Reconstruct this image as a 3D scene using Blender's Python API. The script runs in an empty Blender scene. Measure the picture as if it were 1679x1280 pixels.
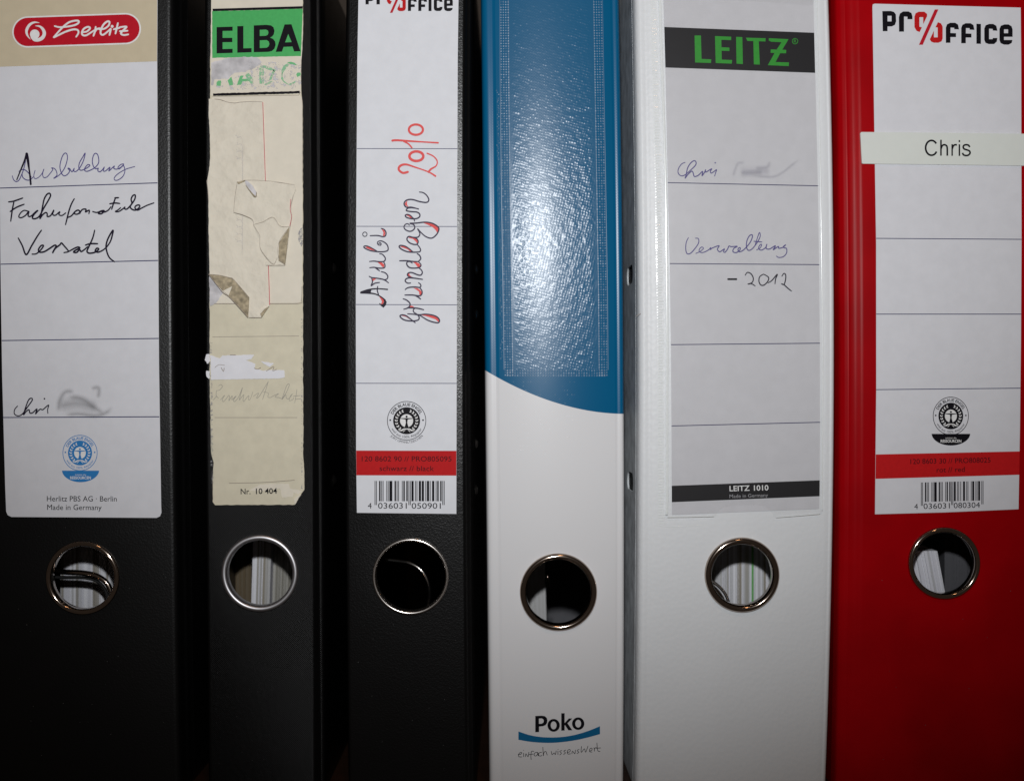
import bpy, bmesh, math, random
from mathutils import Vector
from mathutils.geometry import tessellate_polygon
random.seed(7)
sc = bpy.context.scene
COL = sc.collection
# ------------------------------------------------------------------ scale
S = 0.000235            # metres per unit of the working grid (spine plane)
D = 0.55                # camera distance from the spines
def gx(x): return (x - 839.5) * S
def gz(y): return (640.0 - y) * S
# ------------------------------------------------------------------ camera
cam = bpy.data.objects.new('camera', bpy.data.cameras.new('camera'))
COL.objects.link(cam)
cam.location = (0, -D, 0)
cam.rotation_euler = (math.radians(90), 0, 0)
cam.data.sensor_width = 36
cam.data.lens = 36 * D / (1679 * S)
cam.data.clip_start = 0.01
cam.data.clip_end = 20
cam.data.dof.use_dof = True
cam.data.dof.focus_distance = D
cam.data.dof.aperture_fstop = 6.3
sc.camera = cam
# ------------------------------------------------------------------ world: dim room
w = bpy.data.worlds.new('World'); sc.world = w; w.use_nodes = True
w.node_tree.nodes['Background'].inputs[0].default_value = (1.0, 0.80, 0.66, 1)
w.node_tree.nodes['Background'].inputs[1].default_value = 0.034
sc.view_settings.view_transform = 'Standard'
sc.view_settings.look = 'None'
sc.view_settings.exposure = 0
sc.view_settings.gamma = 1
# camera flash, a hand above the lens
fl = bpy.data.lights.new('camera_flash', 'SPOT')
fl.energy = 9.2; fl.color = (0.97, 0.985, 1.0); fl.shadow_soft_size = 0.009
fl.spot_size = math.radians(67); fl.spot_blend = 0.9
flo = bpy.data.objects.new('camera_flash', fl); COL.objects.link(flo)
flo.location = (gx(826), -D, gz(165))
flo.rotation_euler = (Vector((gx(830), 0, gz(110))) - flo.location).to_track_quat('-Z', 'Y').to_euler()
flo.scale = (1.14, 1.0, 1.0)          # a flash head throws a wide beam
# ceiling lamp of the room, warm and weak
cl = bpy.data.lights.new('room_lamp', 'POINT')
cl.energy = 4.0; cl.color = (1.0, 0.55, 0.28); cl.shadow_soft_size = 0.07
clo = bpy.data.objects.new('room_lamp', cl); COL.objects.link(clo)
clo.location = (0.15, -0.9, 1.15)

# ------------------------------------------------------------------ materials
def nt(name):
    m = bpy.data.materials.new(name); m.use_nodes = True
    t = m.node_tree
    return m, t, t.nodes['Principled BSDF']
def N(t, typ, **kw):
    n = t.nodes.new(typ)
    for k, v in kw.items(): setattr(n, k, v)
    return n
def L(t, a, b): t.links.new(a, b)
def coords(t, scale=(1, 1, 1)):
    tc = N(t, 'ShaderNodeTexCoord'); mp = N(t, 'ShaderNodeMapping')
    mp.inputs['Scale'].default_value = scale
    L(t, tc.outputs['Object'], mp.inputs['Vector'])
    return mp.outputs['Vector']
def bump(t, b, sock, strength, dist):
    n = N(t, 'ShaderNodeBump'); n.inputs['Strength'].default_value = strength
    n.inputs['Distance'].default_value = dist
    L(t, sock, n.inputs['Height']); L(t, n.outputs['Normal'], b.inputs['Normal'])
    return n
def mottle(t, b, col, amt, scale, detail=3.0):
    v = coords(t)
    n = N(t, 'ShaderNodeTexNoise'); n.inputs['Scale'].default_value = scale; n.inputs['Detail'].default_value = detail
    L(t, v, n.inputs['Vector'])
    r = N(t, 'ShaderNodeValToRGB')
    r.color_ramp.elements[0].position = 0.3; r.color_ramp.elements[1].position = 0.7
    r.color_ramp.elements[0].color = tuple(c * (1 - amt) for c in col) + (1,)
    r.color_ramp.elements[1].color = tuple(min(1, c * (1 + amt)) for c in col) + (1,)
    L(t, n.outputs['Fac'], r.inputs['Fac']); L(t, r.outputs['Color'], b.inputs['Base Color'])
    return r
def flat(name, col, rough=0.5, spec=0.3, metal=0.0):
    m, t, b = nt(name)
    b.inputs['Base Color'].default_value = tuple(col) + (1,)
    b.inputs['Roughness'].default_value = rough
    b.inputs['Specular IOR Level'].default_value = spec
    b.inputs['Metallic'].default_value = metal
    mottle(t, b, col, 0.05, 900)
    return m
def paper(name, col, amt=0.025, rough=0.62):
    m, t, b = nt(name)
    r = mottle(t, b, col, amt, 260, 6)
    b.inputs['Roughness'].default_value = rough; b.inputs['Specular IOR Level'].default_value = 0.22
    n = N(t, 'ShaderNodeTexNoise'); n.inputs['Scale'].default_value = 2200; n.inputs['Detail'].default_value = 3
    L(t, coords(t), n.inputs['Vector'])
    n2 = N(t, 'ShaderNodeTexNoise'); n2.inputs['Scale'].default_value = 22; n2.inputs['Detail'].default_value = 2
    L(t, coords(t), n2.inputs['Vector'])
    a = N(t, 'ShaderNodeMath', operation='MULTIPLY_ADD'); a.inputs[1].default_value = 14
    L(t, n2.outputs['Fac'], a.inputs[0]); L(t, n.outputs['Fac'], a.inputs[2])
    bump(t, b, a.outputs[0], 0.35, 0.00005)
    return m
def leather(name, col, rough, spec, scale, strength, dist=0.00012, amt=0.12):
    m, t, b = nt(name)
    mottle(t, b, col, amt, 60, 6)
    b.inputs['Roughness'].default_value = rough; b.inputs['Specular IOR Level'].default_value = spec
    v = N(t, 'ShaderNodeTexVoronoi'); v.inputs['Scale'].default_value = scale
    nn = N(t, 'ShaderNodeTexNoise'); nn.inputs['Scale'].default_value = scale * 0.6; nn.inputs['Detail'].default_value = 4
    c = coords(t); L(t, c, nn.inputs['Vector']); L(t, c, v.inputs['Vector'])
    a = N(t, 'ShaderNodeMath', operation='ADD'); L(t, v.outputs['Distance'], a.inputs[0]); L(t, nn.outputs['Fac'], a.inputs[1])
    bump(t, b, a.outputs[0], strength, dist)
    return m
def weave(name, col, rough, spec, pitch, strength, diag=False):
    m, t, b = nt(name)
    mottle(t, b, col, 0.12, 40, 5)
    b.inputs['Roughness'].default_value = rough; b.inputs['Specular IOR Level'].default_value = spec
    c = coords(t); s = N(t, 'ShaderNodeSeparateXYZ')
    nz = N(t, 'ShaderNodeTexNoise'); nz.inputs['Scale'].default_value = 500
    L(t, c, nz.inputs['Vector']); L(t, c, s.inputs[0])
    k = 2 * math.pi / pitch
    outs = []
    for ax in ('X', 'Z'):
        ml = N(t, 'ShaderNodeMath', operation='MULTIPLY_ADD'); ml.inputs[1].default_value = k
        L(t, s.outputs[ax], ml.inputs[0])
        jj = N(t, 'ShaderNodeMath', operation='MULTIPLY'); jj.inputs[1].default_value = 3.0
        L(t, nz.outputs['Fac'], jj.inputs[0]); L(t, jj.outputs[0], ml.inputs[2])
        sn = N(t, 'ShaderNodeMath', operation='SINE'); L(t, ml.outputs[0], sn.inputs[0]); outs.append(sn)
    mu = N(t, 'ShaderNodeMath', operation='MULTIPLY'); L(t, outs[0].outputs[0], mu.inputs[0]); L(t, outs[1].outputs[0], mu.inputs[1])
    ad = N(t, 'ShaderNodeMath', operation='ADD'); L(t, mu.outputs[0], ad.inputs[0]); L(t, nz.outputs['Fac'], ad.inputs[1])
    bump(t, b, ad.outputs[0], strength, 0.0001)
    return m
M = {}
M['black1'] = leather('black_grained_paper', (0.0030, 0.0030, 0.0032), 0.36, 0.30, 1500, 0.45, 0.00007)
M['black2'] = weave('black_bookcloth', (0.0020, 0.0020, 0.0022), 0.32, 0.19, 0.00078, 0.6)
M['black3'] = leather('black_leatherette', (0.0030, 0.0030, 0.0032), 0.30, 0.30, 1700, 0.45, 0.00008)
M['whitepp'] = leather('white_grained_foil', (0.75, 0.77, 0.79), 0.40, 0.25, 560, 0.5, 0.00012, 0.01)
M['whiteside'] = leather('streaky_white_foil', (0.70, 0.73, 0.75), 0.6, 0.2, 900, 0.25, 0.0001, 0.26)
for n_ in M['whiteside'].node_tree.nodes:
    if n_.type == 'TEX_NOISE' and n_.inputs['Scale'].default_value == 60: n_.inputs['Scale'].default_value = 260
    if n_.type == 'MAPPING': n_.inputs['Scale'].default_value = (1, 0.5, 0.6)
M['red'] = weave('red_linen_foil', (0.34, 0.0008, 0.0035), 0.27, 0.045, 0.0009, 0.1)
M['paper'] = paper('label_paper', (0.695, 0.70, 0.74))
M['paper_w'] = paper('white_label_paper', (0.75, 0.765, 0.81))
M['paper_g'] = paper('grey_white_label_paper', (0.60, 0.60, 0.63))
M['cream'] = paper('aged_cream_paper', (0.66, 0.61, 0.47), 0.05)
M['cream_l'] = paper('pale_cream_paper', (0.74, 0.685, 0.575), 0.035)
M['beige'] = paper('beige_print', (0.58, 0.50, 0.355), 0.03)
M['brown'] = paper('browned_glue_paper', (0.36, 0.30, 0.20), 0.42)
for n_ in M['brown'].node_tree.nodes:
    if n_.type == 'TEX_NOISE' and n_.inputs['Scale'].default_value == 260: n_.inputs['Scale'].default_value = 620
M['greyfib'] = paper('torn_fibre_paper', (0.56, 0.545, 0.56), 0.24)
M['crumple'] = paper('crumpled_cream_paper', (0.74, 0.685, 0.575), 0.04)
for n_ in M['crumple'].node_tree.nodes:
    if n_.type == 'MATH': n_.inputs[1].default_value = 60
    if n_.type == 'TEX_NOISE' and abs(n_.inputs['Scale'].default_value - 22) < 1: n_.inputs['Scale'].default_value = 130; n_.inputs['Detail'].default_value = 4
    if n_.type == 'BUMP': n_.inputs['Strength'].default_value = 0.6
M['corr'] = paper('correction_tape', (0.76, 0.76, 0.80), 0.03)
M['tape'] = paper('label_tape', (0.71, 0.74, 0.70), 0.012, 0.4)
M['ink'] = flat('black_ink', (0.006, 0.005, 0.008), 0.5, 0.08)
M['pen'] = flat('dark_violet_pen', (0.012, 0.008, 0.022), 0.45, 0.1)
M['bluepen'] = flat('blue_violet_pen', (0.085, 0.07, 0.24), 0.5, 0.15)
M['greypen'] = flat('fine_outline_pen', (0.04, 0.03, 0.065), 0.5, 0.15)
M['pencil'] = flat('pencil', (0.34, 0.32, 0.27), 0.5)
M['redpen'] = flat('red_pen', (0.75, 0.055, 0.05), 0.5)
M['printred'] = flat('red_print', (0.52, 0.010, 0.012), 0.5, 0.08)
M['logored'] = flat('logo_red_print', (0.50, 0.008, 0.022), 0.5, 0.1)
M['green'] = flat('green_print', (0.075, 0.43, 0.125), 0.55, 0.1)
M['lgreen'] = flat('logo_green_print', (0.03, 0.30, 0.03), 0.5, 0.1)
M['band'] = flat('charcoal_print', (0.012, 0.011, 0.013), 0.5, 0.1)
M['bluep'] = flat('blue_print', (0.02, 0.20, 0.52), 0.5)
M['pblue'] = flat('petrol_blue_print', (0.0, 0.125, 0.29), 0.4)
M['whitep'] = flat('white_print', (0.80, 0.80, 0.80), 0.5)
M['greyp'] = flat('grey_print', (0.33, 0.33, 0.35), 0.5)
M['darkred'] = flat('dark_text_on_red', (0.05, 0.006, 0.01), 0.5, 0.06)
M['rule'] = flat('ruled_line_ink', (0.03, 0.03, 0.11), 0.5, 0.1)
M['edge'] = flat('frayed_edge_dirt', (0.34, 0.29, 0.25), 0.7, 0.1)  # grey-brown dirt colour of torn edges and thin marks
M['redline'] = flat('red_pencil_line', (0.55, 0.10, 0.12), 0.6)
M['nickel'] = flat('nickel', (0.76, 0.72, 0.68), 0.24, 0.5, 1.0)
M['dnickel'] = flat('dark_nickel', (0.40, 0.33, 0.28), 0.12, 0.5, 1.0)
M['alu'] = flat('brushed_aluminium', (0.55, 0.54, 0.56), 0.42, 0.5, 1.0)
M['dark'] = flat('matt_black_board', (0.010, 0.010, 0.010), 0.7)
M['wood'] = None
def wood():
    m, t, b = nt('brown_wood')
    c = coords(t, (3, 60, 60)); n = N(t, 'ShaderNodeTexNoise'); n.inputs['Scale'].default_value = 3; n.inputs['Detail'].default_value = 6
    L(t, c, n.inputs['Vector']); r = N(t, 'ShaderNodeValToRGB')
    r.color_ramp.elements[0].color = (0.022, 0.009, 0.004, 1); r.color_ramp.elements[1].color = (0.05, 0.02, 0.01, 1)
    L(t, n.outputs['Fac'], r.inputs['Fac']); L(t, r.outputs['Color'], b.inputs['Base Color'])
    b.inputs['Roughness'].default_value = 0.45
    return m
M['wood'] = wood()
# blue over white laminated board; the blue runs in a bow across the spine
def poko_mat(xo, zo):
    m, t, b = nt('laminated_blue_and_white_board')
    b.inputs['Roughness'].default_value = 0.28; b.inputs['Specular IOR Level'].default_value = 0.22
    c = coords(t); s = N(t, 'ShaderNodeSeparateXYZ'); L(t, c, s.inputs[0])
    def mth(op, a, bb=None, cc=None):
        n = N(t, 'ShaderNodeMath', operation=op)
        for i, q in enumerate((a, bb, cc)):
            if q is None: continue
            if isinstance(q, (int, float)): n.inputs[i].default_value = q
            else: L(t, q, n.inputs[i])
        return n.outputs[0]
    # t = (1024 - X)/229.6 with X in grid units
    X = mth('MULTIPLY_ADD', s.outputs['X'], 1 / S, 839.5 + xo / S)
    Y = mth('MULTIPLY_ADD', s.outputs['Z'], -1 / S, 640.0 - zo / S)
    tt = mth('MAXIMUM', mth('MULTIPLY_ADD', X, -1 / 229.6, 1024 / 229.6), 0.0)
    cur = mth('MULTIPLY_ADD', mth('POWER', tt, 1.92), -72.0, 678.3)
    f = mth('LESS_THAN', Y, cur)
    mx = N(t, 'ShaderNodeMix', data_type='RGBA')
    mx.inputs[6].default_value = (0.75, 0.75, 0.765, 1); mx.inputs[7].default_value = (0.001, 0.104, 0.235, 1)
    L(t, f, mx.inputs[0]); L(t, mx.outputs[2], b.inputs['Base Color'])
    # faint linen embossing
    k = 2 * math.pi / 0.00105
    a = mth('SINE', mth('MULTIPLY', s.outputs['X'], k)); d = mth('SINE', mth('MULTIPLY', s.outputs['Z'], k))
    nz = N(t, 'ShaderNodeTexNoise'); nz.inputs['Scale'].default_value = 300; L(t, c, nz.inputs['Vector'])
    h = mth('ADD', mth('MULTIPLY', a, d), mth('MULTIPLY', nz.outputs['Fac'], 1.5))
    bump(t, b, h, 0.05, 0.00005)
    return m
def film(name, fac, dif, rough, kind, bs=0.5, bd=0.0001, pitch=0.001):
    m = bpy.data.materials.new(name); m.use_nodes = True; t = m.node_tree
    t.nodes.remove(t.nodes['Principled BSDF'])
    out = t.nodes['Material Output']
    tr = N(t, 'ShaderNodeBsdfTransparent'); df = N(t, 'ShaderNodeBsdfDiffuse'); gl = N(t, 'ShaderNodeBsdfGlossy')
    gl.inputs['Roughness'].default_value = rough
    df.inputs['Color'].default_value = (0.85, 0.87, 0.88, 1)
    m1 = N(t, 'ShaderNodeMixShader'); m1.inputs[0].default_value = dif
    m2 = N(t, 'ShaderNodeMixShader'); m2.inputs[0].default_value = fac
    L(t, gl.outputs[0], m1.inputs[1]); L(t, df.outputs[0], m1.inputs[2])
    L(t, tr.outputs[0], m2.inputs[1]); L(t, m1.outputs[0], m2.inputs[2]); L(t, m2.outputs[0], out.inputs['Surface'])
    c = coords(t)
    bn = N(t, 'ShaderNodeBump'); bn.inputs['Strength'].default_value = bs; bn.inputs['Distance'].default_value = bd
    if kind == 'pebble':
        s = N(t, 'ShaderNodeSeparateXYZ'); L(t, c, s.inputs[0])
        nz = N(t, 'ShaderNodeTexNoise'); nz.inputs['Scale'].default_value = 420; nz.inputs['Detail'].default_value = 2; L(t, c, nz.inputs['Vector'])
        k = 2 * math.pi / pitch; o = []
        for sx, sz in ((1, 0.45), (-0.45, 1)):
            a = N(t, 'ShaderNodeMath', operation='MULTIPLY'); a.inputs[1].default_value = k * sx; L(t, s.outputs['X'], a.inputs[0])
            b_ = N(t, 'ShaderNodeMath', operation='MULTIPLY_ADD'); b_.inputs[1].default_value = k * sz
            L(t, s.outputs['Z'], b_.inputs[0]); L(t, a.outputs[0], b_.inputs[2])
            e = N(t, 'ShaderNodeMath', operation='MULTIPLY_ADD'); e.inputs[1].default_value = 5.0
            L(t, nz.outputs['Fac'], e.inputs[0]); L(t, b_.outputs[0], e.inputs[2])
            q = N(t, 'ShaderNodeMath', operation='SINE'); L(t, e.outputs[0], q.inputs[0]); o.append(q)
        mu = N(t, 'ShaderNodeMath', operation='MULTIPLY'); L(t, o[0].outputs[0], mu.inputs[0]); L(t, o[1].outputs[0], mu.inputs[1])
        ad = N(t, 'ShaderNodeMath', operation='ADD'); L(t, mu.outputs[0], ad.inputs[0]); L(t, nz.outputs['Fac'], ad.inputs[1])
        L(t, ad.outputs[0], bn.inputs['Height'])
    else:
        nz = N(t, 'ShaderNodeTexNoise'); nz.inputs['Scale'].default_value = 60; nz.inputs['Detail'].default_value = 3
        L(t, c, nz.inputs['Vector']); L(t, nz.outputs['Fac'], bn.inputs['Height'])
    L(t, bn.outputs[0], gl.inputs['Normal'])
    return m
M['film_pebble'] = film('embossed_clear_pocket_film', 0.024, 0.55, 0.20, 'smooth', 0.2, 0.0001)
M['film_clear'] = film('clear_pocket_film', 0.045, 0.18, 0.2, 'smooth', 0.3, 0.0002)
M['weld'] = film('welded_clear_plastic', 0.075, 0.6, 0.34, 'smooth')
def soft_mat(name, col, a):
    m = bpy.data.materials.new(name); m.use_nodes = True; t = m.node_tree
    b = t.nodes['Principled BSDF']; b.inputs['Base Color'].default_value = col + (1,); b.inputs['Roughness'].default_value = 0.7
    at = N(t, 'ShaderNodeAttribute'); at.attribute_name = 'soft'
    p = N(t, 'ShaderNodeMath', operation='POWER'); p.inputs[1].default_value = 1.6; L(t, at.outputs['Fac'], p.inputs[0])
    q = N(t, 'ShaderNodeMath', operation='MULTIPLY'); q.inputs[1].default_value = a; L(t, p.outputs[0], q.inputs[0])
    L(t, q.outputs[0], b.inputs['Alpha'])
    return m
M['smudge'] = soft_mat('blurred_black_ink', (0.10, 0.10, 0.105), 0.25)
M['blur_b'] = soft_mat('blurred_blue_ink', (0.20, 0.19, 0.30), 0.16)
M['ghost'] = soft_mat('ink_showing_through', (0.45, 0.44, 0.55), 0.22)
def worn(name, col, cover, scale):
    m, t, b = nt(name); b.inputs['Base Color'].default_value = col + (1,); b.inputs['Roughness'].default_value = 0.6
    n = N(t, 'ShaderNodeTexNoise'); n.inputs['Scale'].default_value = scale; n.inputs['Detail'].default_value = 5; n.inputs['Roughness'].default_value = 0.75
    L(t, coords(t), n.inputs['Vector']); r = N(t, 'ShaderNodeValToRGB')
    r.color_ramp.elements[0].position = 1 - cover - 0.04; r.color_ramp.elements[1].position = 1 - cover + 0.04
    L(t, n.outputs['Fac'], r.inputs['Fac']); L(t, r.outputs['Color'], b.inputs['Alpha'])
    return m
M['worngreen'] = worn('worn_green_print', (0.24, 0.54, 0.30), 0.52, 900)
M['solidgreen'] = worn('chipped_green_print', (0.13, 0.48, 0.19), 0.62, 800)
M['fibres'] = worn('grey_torn_fibres', (0.58, 0.57, 0.60), 0.44, 420)
M['fray'] = worn('frayed_paper_fibres', (0.30, 0.29, 0.30), 0.5, 1500)
def stack_mat(name, cols):
    m, t, b = nt(name)
    at = N(t, 'ShaderNodeAttribute'); at.attribute_name = 'tint'
    r = N(t, 'ShaderNodeValToRGB'); r.color_ramp.interpolation = 'LINEAR'
    els = r.color_ramp.elements
    while len(els) < len(cols): els.new(0.5)
    for i, c in enumerate(cols):
        els[i].position = i / (len(cols) - 1); els[i].color = c + (1,)
    L(t, at.outputs['Fac'], r.inputs['Fac']); L(t, r.outputs['Color'], b.inputs['Base Color'])
    b.inputs['Roughness'].default_value = 0.7; b.inputs['Specular IOR Level'].default_value = 0.1
    return m
M['sheets'] = stack_mat('paper_edges', [(0.30, 0.27, 0.22), (0.5, 0.5, 0.5), (0.70, 0.70, 0.76), (0.82, 0.82, 0.86)])
M['sheets_tan'] = stack_mat('aged_paper_edges', [(0.12, 0.09, 0.055), (0.24, 0.23, 0.20), (0.42, 0.41, 0.38), (0.75, 0.72, 0.68)])
M['greensheet'] = flat('green_divider', (0.12, 0.42, 0.10), 0.6)
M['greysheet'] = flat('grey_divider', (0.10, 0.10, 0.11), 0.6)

# ------------------------------------------------------------------ object helpers
class Thing:
    def __init__(self, name, label, cat, x, y=0.0, z=None, group=None, kind=None):
        z = BASE if z is None else z
        self.o = bpy.data.objects.new(name, None); COL.objects.link(self.o)
        self.o.empty_display_size = 0.02
        self.o.location = (x, y, z); self.off = Vector((x, y, z))
        self.o['label'] = label
        if cat: self.o['category'] = cat
        if group: self.o['group'] = group
        if kind: self.o['kind'] = kind
BASE = gz(1292)
def link(name, verts, faces, mat, thing, parent=None, smooth=False, attr=None, kind=None, label=None):
    me = bpy.data.meshes.new(name)
    off = thing.off if thing else Vector((0, 0, 0))
    me.from_pydata([tuple(Vector(v) - off) for v in verts], [], faces)
    me.update()
    if attr:
        a = me.attributes.new(attr[0], 'FLOAT', 'POINT'); a.data.foreach_set('value', attr[1])
    if smooth: me.shade_smooth()
    me.materials.append(mat)
    o = bpy.data.objects.new(name, me); COL.objects.link(o)
    if parent: o.parent = parent
    elif thing: o.parent = thing.o
    if kind: o['kind'] = kind
    if label: o['label'] = label
    return o
SPLIT = {'black_bar', 'correction_tape', 'red_edge', 'label_edge', 'folded_flap', 'curled_edge', 'worn_lettering', 'scuff', 'crease_line', 'flap_edge', 'weld_line', 'red_shading', 'logo_circle', 'blurred_surname', 'frayed_edge_long'}
class G:            # geometry collector; grid coordinates, depth in metres (negative towards the camera)
    def __init__(self): self.v = []; self.f = []; self.a = []
    def p(self, x, y, d, a=0.0):
        self.v.append((gx(x), d, gz(y))); self.a.append(a); return len(self.v) - 1
    def poly(self, loops, d):
        if not isinstance(loops[0][0], (tuple, list)): loops = [loops]
        vl = [[Vector((x, y, 0)) for x, y in lp] for lp in loops]
        tr = tessellate_polygon(vl)
        base = len(self.v)
        for lp in loops:
            for x, y in lp: self.p(x, y, d)
        pts = [q for lp in loops for q in lp]
        for a, b, c in tr:
            ax, ay = pts[a]; bx, by = pts[b]; cx, cy = pts[c]
            cr = (bx - ax) * (cy - ay) - (by - ay) * (cx - ax)
            if abs(cr) < 1e-9: continue
            self.f.append((base + a, base + b, base + c) if cr < 0 else (base + a, base + c, base + b))
    def slab(self, lp, d_front, d_back):
        self.poly([lp], d_front)
        n = len(lp); b0 = len(self.v)
        for x, y in lp: self.p(x, y, d_front)
        for x, y in lp: self.p(x, y, d_back)
        for i in range(n):
            j = (i + 1) % n
            self.f.append((b0 + i, b0 + j, b0 + n + j, b0 + n + i))
    def stroke(self, pts, w, d, closed=False, inc=4e-7, taper=0.0, soft=False, step=2.0, cap=True):
        P = spline(pts, step, closed)
        n = len(P)
        ws = w if isinstance(w, (list, tuple)) else None
        rows = []
        for i, (x, y) in enumerate(P):
            x0, y0 = P[i - 1] if (i > 0 or closed) else P[i]
            x1, y1 = P[(i + 1) % n] if (i < n - 1 or closed) else P[i]
            tx, ty = x1 - x0, y1 - y0; l = math.hypot(tx, ty) or 1
            u = i / max(1, n - 1)
            if ws:
                k = u * (len(ws) - 1); a = int(min(k, len(ws) - 2)); ww = ws[a] + (ws[a + 1] - ws[a]) * (k - a)
            else:
                ww = w * (1 - taper * (2 * abs(u - 0.5)) ** 3)
            nx, ny = -ty / l * ww / 2, tx / l * ww / 2
            dd = d - inc * i
            if soft: rows.append([self.p(x + nx * k, y + ny * k, dd, max(0.0, 1 - abs(k)) * min(1, 6 * u, 6 * (1 - u))) for k in (-1, -.5, 0, .5, 1)])
            else: rows.append([self.p(x + nx, y + ny, dd), self.p(x - nx, y - ny, dd)])
        for i in range(n if closed else n - 1):
            a, b = rows[i], rows[(i + 1) % n]
            for k in range(len(a) - 1): self.f.append((a[k], a[k + 1], b[k + 1], b[k]))
        if cap and not closed and not soft:
            for idx, ww in ((0, ws[0] if ws else w * (1 - taper)), (n - 1, ws[-1] if ws else w * (1 - taper))):
                self.disc(P[idx][0], P[idx][1], ww / 2, d - inc * (n + 3), 10)
    def disc(self, x, y, r, d, n=24, ry=None):
        self.poly([[(x + r * math.cos(2 * math.pi * i / n), y + (ry or r) * math.sin(2 * math.pi * i / n)) for i in range(n)]], d)
    def ring(self, x, y, r0, r1, d, n=48, k=1.0):
        b0 = len(self.v)
        for i in range(n):
            a = 2 * math.pi * i / n
            self.p(x + r0 * math.cos(a), y + k * r0 * math.sin(a), d); self.p(x + r1 * math.cos(a), y + k * r1 * math.sin(a), d)
        for i in range(n):
            j = (i + 1) % n
            self.f.append((b0 + 2 * i, b0 + 2 * j, b0 + 2 * j + 1, b0 + 2 * i + 1))
    def split(self, name, mat, thing, parent, **kw):
        par = {}
        def find(a):
            while par.setdefault(a, a) != a: a = par[a]
            return a
        key = [(round(v[0] * 1e6), round(v[2] * 1e6)) for v in self.v]
        for f in self.f:
            for q in f[1:]: par[find(key[f[0]])] = find(key[q])
        gr = {}
        for f in self.f: gr.setdefault(find(key[f[0]]), []).append(f)
        # pieces of one stroke (its caps) overlap its body: merge by bounding boxes that nest
        o = None; bb = []
        for fs in gr.values():
            ids = {q for f in fs for q in f}; xs = [self.v[q][0] for q in ids]; zs = [self.v[q][2] for q in ids]
            bb.append([min(xs), max(xs), min(zs), max(zs), fs])
        bb.sort(key=lambda b: -(b[1] - b[0] + b[3] - b[2])); out = []
        for b in bb:
            for t in out:
                if b[0] < t[1] and b[1] > t[0] and b[2] < t[3] and b[3] > t[2] and (b[1] - b[0] + b[3] - b[2]) < 0.0012: t[4] = t[4] + b[4]; break
            else: out.append(b)
        for t in out:
            ids = sorted({q for f in t[4] for q in f}); mp = {q: i for i, q in enumerate(ids)}
            o = link(name, [self.v[q] for q in ids], [tuple(mp[q] for q in f) for f in t[4]], mat, thing, parent, **kw)
        return o
    def text(self, s, x0, y0, x1, y1, h, d, bold=0.0):
        V, F, bb, cap = glyphs(s, bold)
        k = math.hypot(x1 - x0, y1 - y0) / (bb[1] - bb[0]); ux, uy = (x1 - x0), (y1 - y0); l = math.hypot(ux, uy); ux /= l; uy /= l
        kv = h / cap; b0 = len(self.v)
        for vx, vy in V:
            a = (vx - bb[0]) * k; b = vy * kv
            self.p(x0 + ux * a + uy * b, y0 + uy * a - ux * b, d)
        self.f += [tuple(b0 + i for i in f) for f in F]
    def arctext(self, s, cx, cy, r, a0, a1, h, d, inside=False, bold=0.0, k=1.0):
        V, F, bb, cap = glyphs(s, bold); b0 = len(self.v)
        for vx, vy in V:
            a = a0 + (a1 - a0) * (vx - bb[0]) / (bb[1] - bb[0]); v = vy / cap * h
            rr = r - v if inside else r + v
            self.p(cx + rr * math.cos(a), cy - k * rr * math.sin(a), d)
        self.f += [tuple(b0 + i for i in f) for f in F]
    def put(self, name, mat, thing, parent=None, **kw):
        if kw.pop('soft', False): kw['attr'] = ('soft', self.a)
        if kw.pop('split', name in SPLIT) and 'attr' not in kw: return self.split(name, mat, thing, parent, **kw)
        return link(name, self.v, self.f, mat, thing, parent, **kw)
_gc = {}
def glyphs(s, bold):
    key = (s, bold)
    if key in _gc: return _gc[key]
    def mk(txt):
        cu = bpy.data.curves.new('t', 'FONT'); cu.body = txt; cu.resolution_u = 3; cu.offset = bold
        ob = bpy.data.objects.new('t', cu); COL.objects.link(ob)
        me = bpy.data.meshes.new_from_object(ob)
        V = [(v.co.x, v.co.y) for v in me.vertices]; F = [tuple(p.vertices) for p in me.polygons]
        bpy.data.objects.remove(ob); bpy.data.curves.remove(cu); bpy.data.meshes.remove(me)
        return V, F
    V, F = mk(s); H, _ = mk('H')
    xs = [v[0] for v in V]
    r = (V, F, (min(xs), max(xs)), max(v[1] for v in H)); _gc[key] = r
    return r
def spline(pts, step, closed=False):
    out = []; n = len(pts)
    if n == 2:
        m = max(2, int(math.dist(*pts) / step)); return [(pts[0][0] + (pts[1][0] - pts[0][0]) * i / m, pts[0][1] + (pts[1][1] - pts[0][1]) * i / m) for i in range(m + 1)]
    for i in range(n if closed else n - 1):
        g = (lambda k: pts[k % n]) if closed else (lambda k: pts[max(0, min(n - 1, k))])
        p0, p1, p2, p3 = g(i - 1), g(i), g(i + 1), g(i + 2)
        m = max(2, int(math.dist(p1, p2) / step))
        for k in range(m):
            t = k / m
            out.append(tuple(0.5 * (2 * p1[j] + (-p0[j] + p2[j]) * t + (2 * p0[j] - 5 * p1[j] + 4 * p2[j] - p3[j]) * t * t + (-p0[j] + 3 * p1[j] - 3 * p2[j] + p3[j]) * t ** 3) for j in (0, 1)))
    if not closed: out.append(pts[-1])
    return out
def rough(lp, amp, step=4.0, seed=1):
    rn = random.Random(seed); out = []
    for i in range(len(lp)):
        a, b = lp[i], lp[(i + 1) % len(lp)]; m = max(1, int(math.dist(a, b) / step))
        for k in range(m):
            t = k / m
            out.append((a[0] + (b[0] - a[0]) * t + rn.uniform(-amp, amp), a[1] + (b[1] - a[1]) * t + rn.uniform(-amp, amp)))
    return out
def R(x0, y0, k): return lambda pts: [(x0 + x / k, y0 + y / k) for x, y in pts]
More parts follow.
